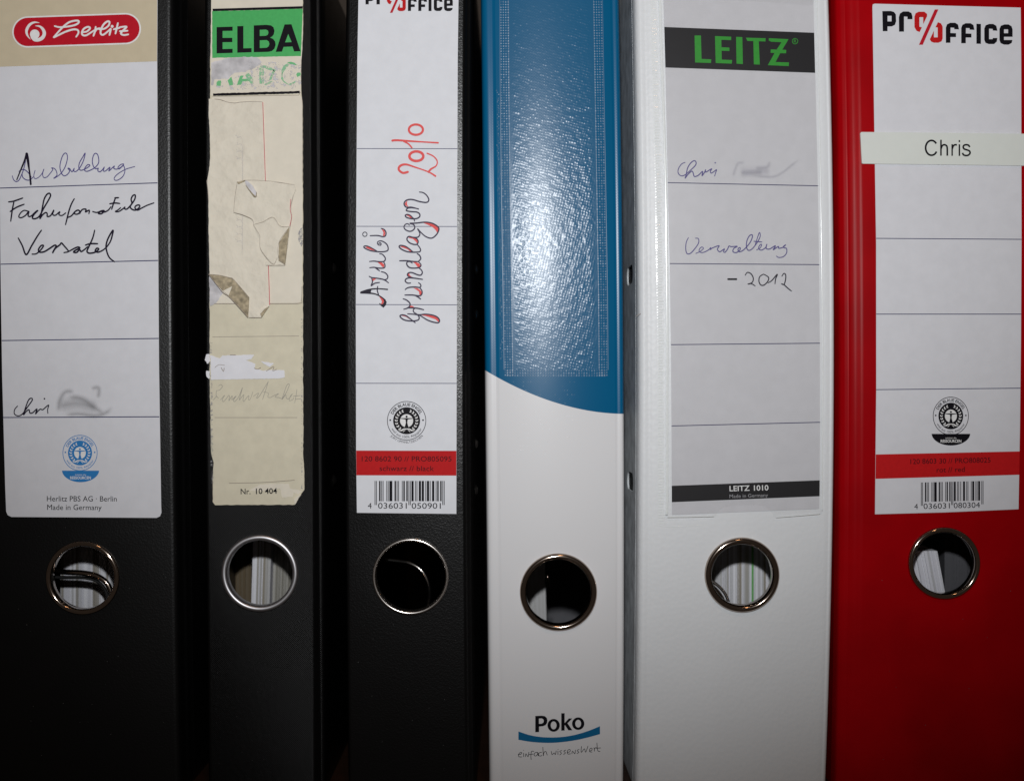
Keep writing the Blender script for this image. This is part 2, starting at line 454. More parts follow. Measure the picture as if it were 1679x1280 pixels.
def lerp_at(ctrl, y):
    if y <= ctrl[0][0]: i = 0
    elif y >= ctrl[-1][0]: i = len(ctrl) - 2
    else: i = next(k for k in range(len(ctrl) - 1) if ctrl[k][0] <= y <= ctrl[k + 1][0])
    # smooth quadratic-ish interpolation
    n = len(ctrl)
    if n == 3:
        r = 0
        for a in range(3):
            q = ctrl[a][1]
            for b in range(3):
                if a != b: q *= (y - ctrl[b][0]) / (ctrl[a][0] - ctrl[b][0])
            r += q
        return r
    (y0, x0), (y1, x1) = ctrl[i], ctrl[i + 1]
    return x0 + (x1 - x0) * (y - y0) / (y1 - y0)

# layer depths on a spine
L0, L1, L2, L3, L4 = -0.00025, -0.00031, -0.00038, -0.00046, -0.00055
TOPY, BOTY = -62, 1292
NROW = 26
ROWS = [TOPY + (BOTY - TOPY) * i / (NROW - 1) for i in range(NROW)]

def holed_plate(name, outer, holes, depth_axis, t0, t1, mat, thing, extra=(), **kw):
    """plate with holes. outer/holes are 2-D loops, depth_axis maps (u, v, t) to world."""
    V = []; F = []
    loops = [outer] + holes
    pts = [q for lp in loops for q in lp]; n = len(pts)
    if holes:
        from mathutils.geometry import delaunay_2d_cdt
        ids = []; k = 0
        for lp in loops: ids.append(list(range(k, k + len(lp)))); k += len(lp)
        eds = [(l[i], l[(i + 1) % len(l)]) for l in ids for i in range(len(l))]
        cv, ce, cf, *_ = delaunay_2d_cdt([Vector((u * 1000, v * 1000)) for u, v in pts], eds, [], 0, 1e-6)
        tr = []
        def inside(x, y, lp):
            c = False
            for i in range(len(lp)):
                (x0, y0), (x1, y1) = lp[i - 1], lp[i]
                if (y0 > y) != (y1 > y) and x < (x1 - x0) * (y - y0) / (y1 - y0) + x0: c = not c
            return c
        mp = [min(range(n), key=lambda i: (pts[i][0] * 1000 - p.x) ** 2 + (pts[i][1] * 1000 - p.y) ** 2) for p in cv]
        for f in cf:
            mx = sum(cv[i].x for i in f) / 3000; my = sum(cv[i].y for i in f) / 3000
            if inside(mx, my, outer) and not any(inside(mx, my, h) for h in holes): tr.append(tuple(mp[i] for i in f))
    else: tr = tessellate_polygon([[Vector((u * 1000, v * 1000, 0)) for u, v in lp] for lp in loops])
    for t in (t0, t1):
        for u, v in pts: V.append(depth_axis(u, v, t))
    for a, b, c in tr:
        F.append((a, b, c)); F.append((n + c, n + b, n + a))
    for lp in extra:        # further plane pieces of the same board
        b0 = len(V); m = len(lp)
        for t in (t0, t1):
            for u, v in lp: V.append(depth_axis(u, v, t))
        F.append(tuple(range(b0, b0 + m))); F.append(tuple(range(b0 + 2 * m - 1, b0 + m - 1, -1)))
        for i in range(m): F.append((b0 + i, b0 + (i + 1) % m, b0 + m + (i + 1) % m, b0 + m + i))
    k = 0
    for lp in loops:
        m = len(lp)
        b0 = len(V)
        for t in (t0, t1):
            for u, v in lp: V.append(depth_axis(u, v, t))
        for i in range(m):
            j = (i + 1) % m
            F.append((b0 + i, b0 + j, b0 + m + j, b0 + m + i))
        k += m
    return link(name, V, F, mat, thing, **kw)

def binder(name, label, le, re, profL, profR, mat, hole, ringpar, ringmat, coverx=(None, None), slots=(), slot_sides=(), matfn=None):
    """le / re: control points (y, x) of the flat panel's left and right edge."""
    cy0 = 640
    xc = gx((lerp_at(le, cy0) + lerp_at(re, cy0)) / 2)
    T = Thing(name, label, 'binder', xc, 0.14, BASE, group='lever arch binders in a row on the shelf')
    if matfn: mat = matfn(T.off.x, T.off.z)
    hx, hy, hr = hole
    # front face of the spine board, with the finger hole
    lfr = [(lerp_at(le, y), y) for y in ROWS]; rfr = [(lerp_at(re, y), y) for y in ROWS]
    outer = lfr + rfr[::-1]
    hl = [(hx + hr * math.cos(2 * math.pi * i / 64), hy + hr * math.sin(2 * math.pi * i / 64)) for i in range(64)]
    ax = lambda u, v, t: (gx(u), t, gz(v))
    V = []; F = []
    tr = tessellate_polygon([[Vector((u, v, 0)) for u, v in lp] for lp in (outer, hl)])
    pts = outer + hl; n = len(pts)
    for t in (0.0, 0.0024):
        for u, v in pts: V.append(ax(u, v, t))
    for a, b, c in tr:
        (axx, ayy), (bx, by), (cx, cy) = pts[a], pts[b], pts[c]
        cr = (bx - axx) * (cy - ayy) - (by - ayy) * (cx - axx)
        f = (a, b, c) if cr < 0 else (a, c, b)
        F.append(f); F.append(tuple(n + q for q in f[::-1]))
    b0 = len(V)
    for t in (0.0, 0.0024):
        for u, v in hl: V.append(ax(u, v, t))
    for i in range(64):
        j = (i + 1) % 64; F.append((b0 + i, b0 + j, b0 + 64 + j, b0 + 64 + i))
    # shoulders: outer profile and an inner return
    for side, edge, prof in ((-1, le, profL), (1, re, profR)):
        last = prof[-1]
        full = spline([(0, 0)] + list(prof), 1.0) + [(last[0] - 7, last[1]), (2, 2.4), (0, 2.4)]
        b0 = len(V); m = len(full)
        # denser, smooth outer part
        for y in ROWS:
            x = lerp_at(edge, y)
            for dx, dd in full: V.append((gx(x + side * dx), dd / 1000, gz(y)))
        for r in range(NROW - 1):
            for k in range(m - 1):
                q = (b0 + r * m + k, b0 + r * m + k + 1, b0 + (r + 1) * m + k + 1, b0 + (r + 1) * m + k)
                F.append(q if side < 0 else q[::-1])
        F.append(tuple(b0 + k for k in range(m))); F.append(tuple(b0 + (NROW - 1) * m + k for k in range(m)))
    me = link('spine', V, F, mat, T)
    bm = bmesh.new(); bm.from_mesh(me.data)
    bmesh.ops.remove_doubles(bm, verts=bm.verts, dist=1e-6)
    bmesh.ops.recalc_face_normals(bm, faces=bm.faces)
    for f in bm.faces: f.smooth = True
    for e in bm.edges:
        if len(e.link_faces) == 2 and e.calc_face_angle(0) > math.radians(50): e.smooth = False
    bm.to_mesh(me.data); bm.free()
    # covers
    for side, edge, prof, nm in ((-1, le, profL, 'front_cover'), (1, re, profR, 'back_cover')):
        last = prof[-1]
        xw = 0
        # follow the tilt of the spine edge
        def xat(v, edge=edge, last=last, side=side): return gx(lerp_at(edge, v) + side * (last[0] - 0.4))
        spl = 0.0012 if (slots and side < 0) else 0.0
        d0, d1 = last[1] / 1000 - 0.0004, 0.285
        dm = 0.06 if spl else d1
        outer = [(d0, y) for y in ROWS] + [(dm, y) for y in ROWS[::-1]]
        ext = [[(dm, a_ * S), (dm, b_ * S), (d1, b_ * S), (d1, a_ * S)] for a_, b_ in zip(ROWS, ROWS[1:])] if spl else []
        hs = []
        if side in slot_sides:
            for (sd, sy, lw, lh) in slots:
                lp = []
                for i in range(32):
                    a = 2 * math.pi * (i + 0.37) / 32
                    ex = math.copysign(max(0, lw / 2 - lh / 2), math.cos(a)) + lh / 2 * math.cos(a)
                    lp.append((sd + ex, sy + lh / 2 * math.sin(a) / S))
                hs.append(lp)
        th = 0.0006 if spl else 0.0022
        def ax2(u, v, t, side=side, xat=xat, spl=spl): return (xat(v) - side * t + side * spl * min(1.0, u / 0.06), u, gz(v))
        # use metres for u and metres for v in tessellation
        sc_outer = [(u, v * S) for u, v in outer]; sc_h = [[(u, v * S) for u, v in h] for h in hs]
        ob = holed_plate(nm, sc_outer, sc_h, lambda u, v, t, f=ax2: f(u, v / S, t), 0.0, th, M['whiteside'] if spl else mat, T, extra=ext)
        bm = bmesh.new(); bm.from_mesh(ob.data); bmesh.ops.remove_doubles(bm, verts=bm.verts, dist=1e-6)
        bmesh.ops.recalc_face_normals(bm, faces=bm.faces); bm.to_mesh(ob.data); bm.free()
        if hs:  # dark sheet added behind the slots so they stay in shade
            lin = [(d0 + 0.004, y) for y in ROWS[1:-1]] + [(dm - 0.002, y) for y in ROWS[-2:0:-1]]
            holed_plate('slot_shade_sheet', [(u, v * S) for u, v in lin], [], lambda u, v, t, f=ax2: f(u, v / S, t), th + 0.0004, th + 0.0010, M['dark'], T)
    # finger ring
    ro, ri, h = ringpar      # outer, inner radius in grid units, height in mm
    ro *= S; ri *= S; wd = ro - ri; prof = []
    prof.append((ro, 0.0))
    for i in range(13):
        a = math.pi * i / 12
        prof.append((ri + wd / 2 + wd / 2 * math.cos(a), -0.0001 - h / 1000 * math.sin(a) ** 0.8))
    prof += [(ri, 0.001), (ri, 0.0035), (ri + 0.0004, 0.0042), (ro - 0.0004, 0.0036), (ro - 0.0008, 0.0027), (ri + 0.0008, 0.0027)]
    V = []; F = []; n = 96
    for i in range(n):
        a = 2 * math.pi * i / n
        for r, d in prof: V.append((gx(hx) + r * math.cos(a), d, gz(hy) + r * math.sin(a)))
    m = len(prof)
    for i in range(n):
        j = (i + 1) % n
        for k in range(m - 1): F.append((i * m + k, j * m + k, j * m + k + 1, i * m + k + 1))
    o = link('finger_ring', V, F, ringmat, T, smooth=True)
    bm = bmesh.new(); bm.from_mesh(o.data); bmesh.ops.recalc_face_normals(bm, faces=bm.faces); bm.to_mesh(o.data); bm.free()
    return T
def tube(name, pts, r, mat, thing, n=12, parent=None):
    """pts: world points"""
    P = [Vector(p) for p in pts]; Q = []
    for i in range(len(P) - 1):
        p0, p1, p2, p3 = P[max(0, i - 1)], P[i], P[i + 1], P[min(len(P) - 1, i + 2)]
        for k in range(8):
            t = k / 8
            Q.append(0.5 * (2 * p1 + (p2 - p0) * t + (2 * p0 - 5 * p1 + 4 * p2 - p3) * t * t + (3 * p1 - p0 - 3 * p2 + p3) * t ** 3))
    Q.append(P[-1]); V = []; F = []; up = Vector((0, 1, 0))
    for i, q in enumerate(Q):
        t = (Q[min(i + 1, len(Q) - 1)] - Q[max(i - 1, 0)]).normalized()
        a = t.cross(up).normalized(); b = t.cross(a).normalized()
        for k in range(n):
            an = 2 * math.pi * k / n; V.append(tuple(q + (a * math.cos(an) + b * math.sin(an)) * r))
    for i in range(len(Q) - 1):
        for k in range(n): F.append((i * n + k, i * n + (k + 1) % n, (i + 1) * n + (k + 1) % n, (i + 1) * n + k))
    F.append(tuple(range(n))[::-1]); F.append(tuple((len(Q) - 1) * n + k for k in range(n)))
    return link(name, V, F, mat, thing, parent, smooth=True)
def PD(x, y, d):     # point seen at grid (x, y) from the lens, at depth d metres behind the spines
    k = (D + d) / D
    return (gx(x) * k, d, gz(y) * k)

# ================================================================== SHELF
sh = Thing('bookshelf', 'brown wooden shelf board and dark back that the row of binders stands on', 'shelf', 0, 0.15, BASE - 0.02)
def boxv(x0, x1, y0, y1, z0, z1):
    return [(x, y, z) for x in (x0, x1) for y in (y0, y1) for z in (z0, z1)], [(0, 1, 3, 2), (4, 6, 7, 5), (0, 4, 5, 1), (2, 3, 7, 6), (0, 2, 6, 4), (1, 5, 7, 3)]
v, f = boxv(-0.42, 0.42, 0.006, 0.31, BASE - 0.0205, BASE - 0.0003); link('shelf_board', v, f, M['wood'], sh)
v, f = boxv(-0.42, 0.42, 0.3105, 0.318, BASE - 0.0205, BASE + 0.36); link('back_panel', v, f, M['dark'], sh)

# ================================================================== BINDERS
def black_side(): return [(3, .12), (6, .45), (9, 1.2), (11, 2.6), (12, 4.5), (13.5, 6.5), (16.5, 7.6), (18, 9), (16.5, 10.6), (18.5, 12.4), (20.5, 14)]
B1 = binder('lever_arch_binder', 'wide black grained binder with a beige topped white spine label, leftmost in the row',
    [(0, -8), (640, -4), (1280, 4)], [(0, 274), (640, 277), (1280, 286)], black_side(), black_side(), M['black1'], (136, 946.5, 55), (60.5, 51.5, 1.3), M['dnickel'])
B2 = binder('lever_arch_binder', 'narrow black cloth binder whose old cream and green spine label is torn and peeling',
    [(0, 342), (640, 342), (1280, 348)], [(0, 505), (640, 508), (1280, 512)],
    [(3, .15), (5, .6), (7, 1.8), (8, 4.5)], [(2, .08), (4, .3), (7, .9), (10, 1.6), (13, 2.2), (16, 2.4), (19, 3.0), (21, 4.5), (23, 9)], M['black2'], (426.3, 939, 58), (63.4, 53.5, 1.5), M['alu'])
B3 = binder('lever_arch_binder', 'black leatherette binder with the red handwritten 2010 running up its white label',
    [(0, 574), (640, 572), (1280, 578)], [(0, 758), (640, 757), (1280, 762)],
    [(3, .15), (5, .6), (7, 1.8), (8, 4.5)], [(2, .08), (5, .5), (8, 1.2), (11, 1.6), (13, 1.8), (15, 2.6), (17, 4.0), (19, 9)], M['black3'], (673.5, 944.3, 59), (63, 57, 1.2), M['nickel'])
B4 = binder('lever_arch_binder', 'narrow glossy binder, blue above and white below a curved edge, with an empty clear pocket',
    [(0, 812), (640, 819), (1280, 826)], [(0, 1000), (640, 1008), (1280, 1007)],
    [(3, .22), (5, .34), (7, .36), (10, .32), (14, .34), (18, .6), (21, 1.2), (23, 2.2), (24, 4)],
    [(3, .3), (5, .36), (8, .3), (11, .4), (13, .8), (15, 1.8), (15.5, 4)], M['whitepp'], (915.6, 970, 59), (63.5, 53, 1.5), M['dnickel'], matfn=poko_mat)
B5 = binder('lever_arch_binder', 'wide white grained binder with a green lettered paper label in a clear spine pocket',
    [(0, 1068), (640, 1075), (1280, 1070)], [(0, 1344), (640, 1353), (1280, 1339)],
    [(5, .10), (9, .28), (12, .34), (16, .26), (20, .30), (24, .9), (27, 2.0), (29, 4), (30, 7)],
    [(4, .12), (8, .3), (10, .2), (13, .5), (15, 1.2), (16.5, 2.6), (17, 6)], M['whitepp'], (1216.4, 941.8, 57), (61.5, 50, 1.8), M['dnickel'],
    slots=((0.027, 442, 0.022, 0.0074), (0.0273, 796, 0.0222, 0.0074)), slot_sides=(-1,))
B6 = binder('lever_arch_binder', 'wide red binder with a white name tape stuck across its label, rightmost in the row',
    [(0, 1409), (640, 1416), (1280, 1409)], [(0, 1678), (640, 1682), (1280, 1673)],
    [(4, .2), (10, .7), (14, .95), (20, 1.1), (23, 1.1), (26, 1.3), (32, 1.9), (37, 3.2), (40, 7)],
    [(4, .25), (8, .8), (12, 2), (14, 6)], M['red'], (1547.5, 922.7, 55), (59.3, 50, 1.5), M['dnickel'])

def label_part(T, lp, mat, name='label', d=L0, lab=None):
    g = G(); g.slab(lp, d, 0.00002); return g.put(name, mat, T, label=lab)
def rules(T, par, segs, w=1.3, mat='rule'):
    for (x0, y0, x1, y1) in segs:
        g = G(); g.poly([(x0, y0 - w / 2), (x1, y1 - w / 2), (x1, y1 + w / 2), (x0, y0 + w / 2)], L1); g.put('ruled_line', M[mat], T, par)
def strokes(T, par, name, mat, tf, lst, w, d=L3, taper=0.25, dots=(), k=None, step=1.2):
    g = G()
    for s in lst: g.stroke(tf(s), w * 1.08, d, taper=taper, step=step)
    for q in dots:
        x, y = tf([q])[0]; g.disc(x, y, w * 0.75, d, 10)
    return g.put(name, M[mat], T, par)

# ---------------------------------------------------------------- seal print
def seal(T, par, cx, cy, Rr, ink, boat=None, jury=True, k=1.0):
    g = G(); q = G()
    g.ring(cx, cy, Rr, Rr - 1.0, L1, 72, k)
    g.disc(cx, cy, Rr * 0.69, L1, 64, Rr * 0.69 * k)
    pi = math.pi
    g.arctext('DER BLAUE ENGEL', cx, cy, Rr * 0.755, pi * 0.86, pi * 0.14, Rr * 0.155, L1, bold=0.02, k=k)
    g.arctext('weil aus 100% Altpapier', cx, cy, Rr * 0.89, pi * 1.155, pi * 1.845, Rr * 0.125, L1, inside=True, k=k)
    g.disc(cx - Rr * .84, cy - 1, Rr * .045, L1, 10); g.disc(cx + Rr * .84, cy - 1, Rr * .045, L1, 10)
    if jury: g.arctext('JURY UMWELTZEICHEN', cx, cy, Rr * 1.155, pi * 1.24, pi * 1.76, Rr * 0.11, L1, inside=True, k=k)
    q.disc(cx, cy, Rr * 0.335, L2, 40, Rr * 0.335 * k)
    for sgn in (-1, 1):
        for i in range(8):
            a = pi / 2 + sgn * (0.30 + i * 0.29)
            r0 = Rr * 0.53
            for off in (-0.075, 0.075):
                a1 = a + sgn * 0.20
                x0, y0 = cx + (r0) * math.cos(a1), cy - k * r0 * math.sin(a1)
                x1, y1 = cx + (r0 + off * Rr) * math.cos(a), cy - k * (r0 + off * Rr) * math.sin(a)
                dx, dy = x1 - x0, y1 - y0; l = math.hypot(dx, dy); wx, wy = -dy / l * Rr * .035, dx / l * Rr * .035
                q.poly([(x0, y0), ((x0 + x1) / 2 + wx, (y0 + y1) / 2 + wy), (x1, y1), ((x0 + x1) / 2 - wx, (y0 + y1) / 2 - wy)], L2)
        q.stroke([(cx - sgn * Rr * .12, cy + k * Rr * .44), (cx + sgn * Rr * .12, cy + k * Rr * .42), (cx + sgn * Rr * .26, cy + k * Rr * .50), (cx + sgn * Rr * .42, cy + k * Rr * .49)], [Rr * .02, Rr * .05, Rr * .08, Rr * .02], L2 - 2e-6 * (sgn + 1), step=2)
        q.stroke([(cx + sgn * Rr * .08, cy + k * Rr * .48), (cx + sgn * Rr * .17, cy + k * Rr * .56)], Rr * .03, L2)
    # figure with outstretched arms
    b = G()
    b.disc(cx, cy - k * Rr * .21, Rr * .055, L3, 16)
    b.poly([(cx - Rr * .31, cy - k * Rr * .135), (cx + Rr * .31, cy - k * Rr * .135), (cx + Rr * .31, cy - k * Rr * .105), (cx + Rr * .06, cy - k * Rr * .07), (cx + Rr * .035, cy + k * Rr * .1),
            (cx + Rr * .10, cy + k * Rr * .33), (cx - Rr * .10, cy + k * Rr * .33), (cx - Rr * .035, cy + k * Rr * .1), (cx - Rr * .06, cy - k * Rr * .07), (cx - Rr * .31, cy - k * Rr * .105)], L3)
    if boat:
        x0, x1, yt, yb = boat; n = 24; lp = []
        mx, my = (x0 + x1) / 2, yt
        for i in range(n + 1):
            a = pi * i / n; lp.append((mx + (x1 - x0) / 2 * math.cos(a) * (1 - 0.12 * math.sin(a)), my + (yb - yt) * math.sin(a) ** 0.85))
        g.poly(lp, L1 - 2e-5)
        q.text('schützt die', mx - 9, yt + (yb - yt) * .42, mx + 9, yt + (yb - yt) * .42, 2.6, L2)
        q.text('RESSOURCEN', mx - 17, yt + (yb - yt) * .74, mx + 17, yt + (yb - yt) * .74, 4.6, L2, bold=0.02)
    s = g.put('eco_seal', M[ink], T, par)
    q.put('eco_seal_wreath', M['whitep'], T, par); b.put('eco_seal_figure', M[ink], T, par)

# ---------------------------------------------------------------- EAN-13
LC = ['0001101', '0011001', '0010011', '0111101', '0100011', '0110001', '0101111', '0111011', '0110111', '0001011']
PAR = ['LLLLLL', 'LLGLGG', 'LLGGLG', 'LLGGGL', 'LGLLGG', 'LGGLLG', 'LGGGLL', 'LGLGLG', 'LGLGGL', 'LGGLGL']
def ean(code):
    s = '101'
    for i, c in enumerate(code[1:7]):
        k = LC[int(c)]
        if PAR[int(code[0])][i] == 'G': k = ''.join('1' if q == '0' else '0' for q in k)[::-1]
        s += k
    s += '01010'
    for c in code[7:]: s += ''.join('1' if q == '0' else '0' for q in LC[int(c)])
    return s + '101'
def barcode(T, par, code, x0, x1, yt, yb, yg, slope=0.0, digits=None, h=9):
    s = ean(code); g = G(); n = len(s); i = 0
    while i < n:
        if s[i] == '1':
            j = i
            while j < n and s[j] == '1': j += 1
            a = x0 + (x1 - x0) * i / n; b = x0 + (x1 - x0) * j / n
            gd = i < 3 or i >= n - 3 or 45 <= i < 50
            sh_ = slope * ((a + b) / 2 - x0)
            g.poly([(a, yt + sh_), (b, yt + sh_), (b, (yg if gd else yb) + sh_), (a, (yg if gd else yb) + sh_)], L1); i = j
        else: i += 1
    o = g.put('barcode', M['ink'], T, par)
    g = G()
    for txt, a, b, y in digits: g.text(txt, a, y + slope * (a - x0), b, y + slope * (b - x0), h, L1)
    g.put('barcode_digits', M['ink'], T, par)

# ================================================================== BINDER 1 label
lp = [(-2, 4), (1, -1), (5, -3), (254, -8), (258.5, -4), (258, 100), (259, 300), (261, 600), (264.5, 830), (265, 840), (262.5, 846), (257, 848.5), (19, 847), (13, 844), (10.5, 838), (9, 800), (4, 620), (1, 430), (-1, 240), (-2, 100)]
lab1 = label_part(B1, lp, M['paper'])
g = G(); g.poly([(-1.5, 4), (1.5, 0), (5, -2.4), (254, -7.4), (258, -4), (257.6, 101.2), (-1.7, 110.2)], L1); g.put('beige_band', M['beige'], B1, lab1)
rules(B1, lab1, [(-1, 308.8, 258.5, 300.2), (1.5, 433.3, 259.5, 427.2), (3.5, 558.3, 260.5, 554.8), (5.5, 684.2, 261.5, 683)], 1.5)
def pill(r, d, mat, nm):
    g = G(); lpp = []
    (ax_, ay), (bx, by) = (46.2, 53.3), (206, 47.8); an = math.atan2(by - ay, bx - ax_)
    for i in range(25): a = an + math.pi / 2 + math.pi * i / 24; lpp.append((ax_ + r * math.cos(a), ay + r * math.sin(a)))
    for i in range(25): a = an - math.pi / 2 + math.pi * i / 24; lpp.append((bx + r * math.cos(a), by + r * math.sin(a)))
    g.poly(lpp, d); g.put(nm, M[mat], B1, lab1)
pill(25.6, L2, 'whitep', 'logo_outline'); pill(23.2, L3, 'logored', 'logo_pill')
t1 = R(20, 10, 7.632)
g = G()
for s in ([(538, 258), (600, 272), (690, 265), (780, 248), (832, 222), (838, 196), (800, 190), (720, 210), (650, 262), (585, 330), (525, 398)],
          [(530, 400), (590, 368), (680, 326), (770, 300), (825, 308), (834, 345), (806, 392)],
          [(885, 335), (940, 325), (980, 285), (955, 268), (905, 290), (878, 335), (888, 370), (930, 374), (985, 342), (1030, 312)],
          [(1050, 268), (1042, 320), (1022, 380)], [(1030, 350), (1060, 300), (1105, 285)],
          [(1095, 300), (1160, 290), (1212, 250), (1222, 205), (1192, 202), (1148, 240), (1118, 300), (1112, 350), (1140, 368), (1190, 335), (1238, 290)],
          [(1240, 295), (1222, 370)], [(1328, 220), (1312, 290), (1297, 352)], [(1275, 298), (1350, 280)],
          [(1352, 272), (1435, 266), (1395, 310), (1365, 350), (1400, 370), (1458, 362)], [(1352, 322), (1448, 316)]):
    g.stroke(t1(s), 3.1, L4, taper=0.2, inc=8e-7, step=1.2)
x, y = t1([(1256, 262)])[0]; g.disc(x, y, 2.4, L4, 14)
g.put('logo_script', M['whitep'], B1, lab1)
g = G(); x, y = t1([(288, 360)])[0]; g.disc(x, y, 7.8, L4, 32)
g.stroke(t1([(345, 216), (280, 212), (222, 245), (187, 310), (195, 370), (235, 425)]), [0.6, 3.0, 4.4, 4.6, 3.2, 0.4], L4 - 3e-5, step=1.2)
g.stroke(t1([(295, 256), (350, 262), (392, 300), (408, 350), (388, 400), (340, 428), (285, 428), (245, 395)]), [0.5, 2.8, 4.5, 5.6, 5.8, 5.8, 5.4, 2.5], L4 - 5e-5, step=1.2)
g.put('logo_spiral', M['whitep'], B1, lab1)
strokes(B1, lab1, 'handwriting', 'bluepen', R(10, 250, 7.632), [
    [(82, 295), (100, 345), (130, 367), (165, 350), (200, 280), (225, 210), (250, 110)], [(165, 240), (205, 217), (245, 224), (290, 265), (320, 310)],
    [(205, 270), (215, 315), (255, 345), (300, 347), (345, 310)],
    [(368, 228), (352, 290), (365, 330), (410, 315), (455, 265), (478, 210), (462, 270), (475, 315), (515, 310), (560, 260), (590, 215), (572, 196), (610, 205), (635, 240), (640, 290), (600, 327), (650, 300), (700, 255), (745, 180), (772, 80), (765, 22), (740, 12), (710, 50), (685, 130), (680, 200), (705, 275), (740, 295), (780, 270), (800, 230), (777, 202), (800, 205), (830, 245), (858, 200), (852, 235), (882, 240), (930, 190), (975, 100), (995, 12), (965, 60), (925, 130), (915, 190), (935, 225), (970, 220), (1020, 195), (1055, 165), (1030, 155), (1000, 185), (985, 220), (1010, 240), (1060, 225), (1120, 190), (1160, 140), (1165, 90), (1150, 30), (1120, 15), (1095, 50), (1085, 120), (1100, 180), (1130, 208), (1160, 200), (1152, 230), (1180, 245), (1215, 215), (1235, 185), (1222, 232), (1250, 235), (1305, 188), (1290, 235), (1330, 200), (1362, 172), (1352, 200), (1385, 213), (1440, 190), (1478, 150), (1440, 155), (1405, 190), (1420, 210), (1470, 170), (1487, 195), (1490, 250), (1460, 310), (1400, 350), (1362, 345), (1365, 310), (1420, 260), (1500, 215), (1560, 195), (1615, 180)]], 1.4)
g = G(); tf = R(10, 250, 7.632)
g.stroke(tf([(262, 22), (240, 100), (190, 220), (140, 345)]), [3.6, 3.0, 2.2, 1.8], L3 - 1e-4); g.stroke(tf([(264, 22), (276, 80), (290, 180), (305, 290), (315, 400)]), [4.6, 4.2, 2.6, 3.0, 3.2], L3 - 1.2e-4)
g.put('handwriting', M['pen'], B1, lab1)
strokes(B1, lab1, 'handwriting', 'pen', R(0, 310, 6.458), [
    [(95, 138), (150, 130), (245, 97)], [(152, 135), (135, 220), (118, 342)], [(112, 240), (180, 195), (260, 163)],
    [(305, 238), (260, 228), (222, 255), (203, 295), (230, 305), (275, 280), (310, 238), (302, 285), (330, 290), (380, 245), (405, 228), (365, 270), (347, 308), (375, 316), (420, 290), (470, 200), (520, 115), (540, 70), (528, 47), (500, 60), (472, 110), (455, 190), (440, 270), (427, 315), (455, 275), (490, 250), (505, 265), (505, 292), (540, 283), (575, 225), (562, 268), (590, 280), (638, 242), (628, 272), (660, 282), (700, 255)],
    [(790, 105), (760, 160), (735, 230), (715, 310), (698, 378)], [(715, 305), (760, 285), (800, 240), (832, 225), (850, 245), (822, 268), (792, 262), (800, 238)],
    [(848, 262), (865, 230), (882, 216), (915, 216), (908, 245), (922, 238), (950, 226), (945, 262)],
    [(985, 240), (1030, 250), (1080, 232), (1108, 232), (1080, 262), (1045, 260), (1070, 240), (1110, 245), (1150, 225), (1178, 190)],
    [(1228, 92), (1210, 140), (1186, 216)], [(1165, 158), (1220, 150), (1272, 155)], [(1218, 96), (1260, 93)],
    [(1280, 200), (1250, 225), (1224, 240), (1260, 240), (1300, 215), (1330, 190), (1318, 205), (1345, 215), (1390, 170), (1430, 110), (1435, 66), (1410, 72), (1392, 110), (1400, 150), (1382, 190), (1400, 215), (1440, 225), (1480, 195), (1480, 172), (1447, 176), (1432, 200), (1460, 225), (1500, 205), (1560, 175), (1632, 149)]], 2.3)
strokes(B1, lab1, 'handwriting', 'pen', R(0, 310, 6.458), [
    [(198, 520), (240, 600), (282, 695), (340, 600), (400, 500), (443, 438)],
    [(345, 690), (390, 685), (440, 640), (465, 600), (440, 600), (412, 640), (422, 668), (470, 665), (530, 630), (580, 597), (600, 602), (580, 640), (560, 678), (590, 630), (640, 590), (655, 572), (690, 610), (720, 645), (728, 664), (682, 674)],
    [(728, 664), (790, 630), (830, 615), (850, 625), (805, 648), (782, 668), (815, 672), (848, 642), (862, 664), (900, 640), (930, 612)],
    [(1006, 438), (985, 520), (945, 610), (925, 660), (950, 680), (1010, 670), (1050, 637), (1030, 627), (1012, 655), (1040, 670), (1090, 650), (1128, 620)], [(908, 595), (960, 580), (1038, 580)],
    [(1130, 620), (1170, 560), (1190, 500), (1200, 438), (1150, 520), (1127, 600), (1137, 670), (1165, 730), (1215, 770)]], 2.5)
strokes(B1, lab1, 'handwriting', 'pen', R(0, 600, 4.924), [
    [(145, 322), (122, 350), (120, 385), (150, 402), (185, 385), (225, 330), (265, 272), (255, 259), (235, 272), (215, 320), (193, 392), (215, 365), (238, 352), (245, 378), (268, 375), (302, 345), (290, 385), (312, 360), (332, 346), (348, 352), (385, 320), (397, 315), (388, 350), (390, 380)]], 1.8, dots=[(362, 263)])
g = G(); tf = R(0, 600, 4.924)
for s, ww in (([(480, 375), (482, 290), (530, 210), (610, 205)], 14), ([(545, 250), (660, 262), (760, 330), (850, 390)], 16), ([(735, 185), (800, 175), (795, 262)], 12), ([(520, 395), (640, 385), (770, 400), (860, 375), (915, 318)], 13), ([(470, 330), (620, 300), (800, 340)], 34)):
    g.stroke(tf(s), ww, L3 - 2e-5 * (ww / 6), soft=True, inc=1e-6)
g.put('blurred_surname', M['smudge'], B1, lab1, soft=True)  # soft strokes standing in for the blurred-out surname
seal(B1, lab1, 131.6, 742.2, 28.6, 'bluep', boat=(102, 163, 771.2, 790), jury=False, k=1.03)
g = G(); g.text('Herlitz PBS AG · Berlin', 77.3, 821.3, 191.8, 821.6, 8.6, L1); g.text('Made in Germany', 77.8, 835.3, 167, 835.6, 8.6, L1); g.put('lettering', M['ink'], B1, lab1)

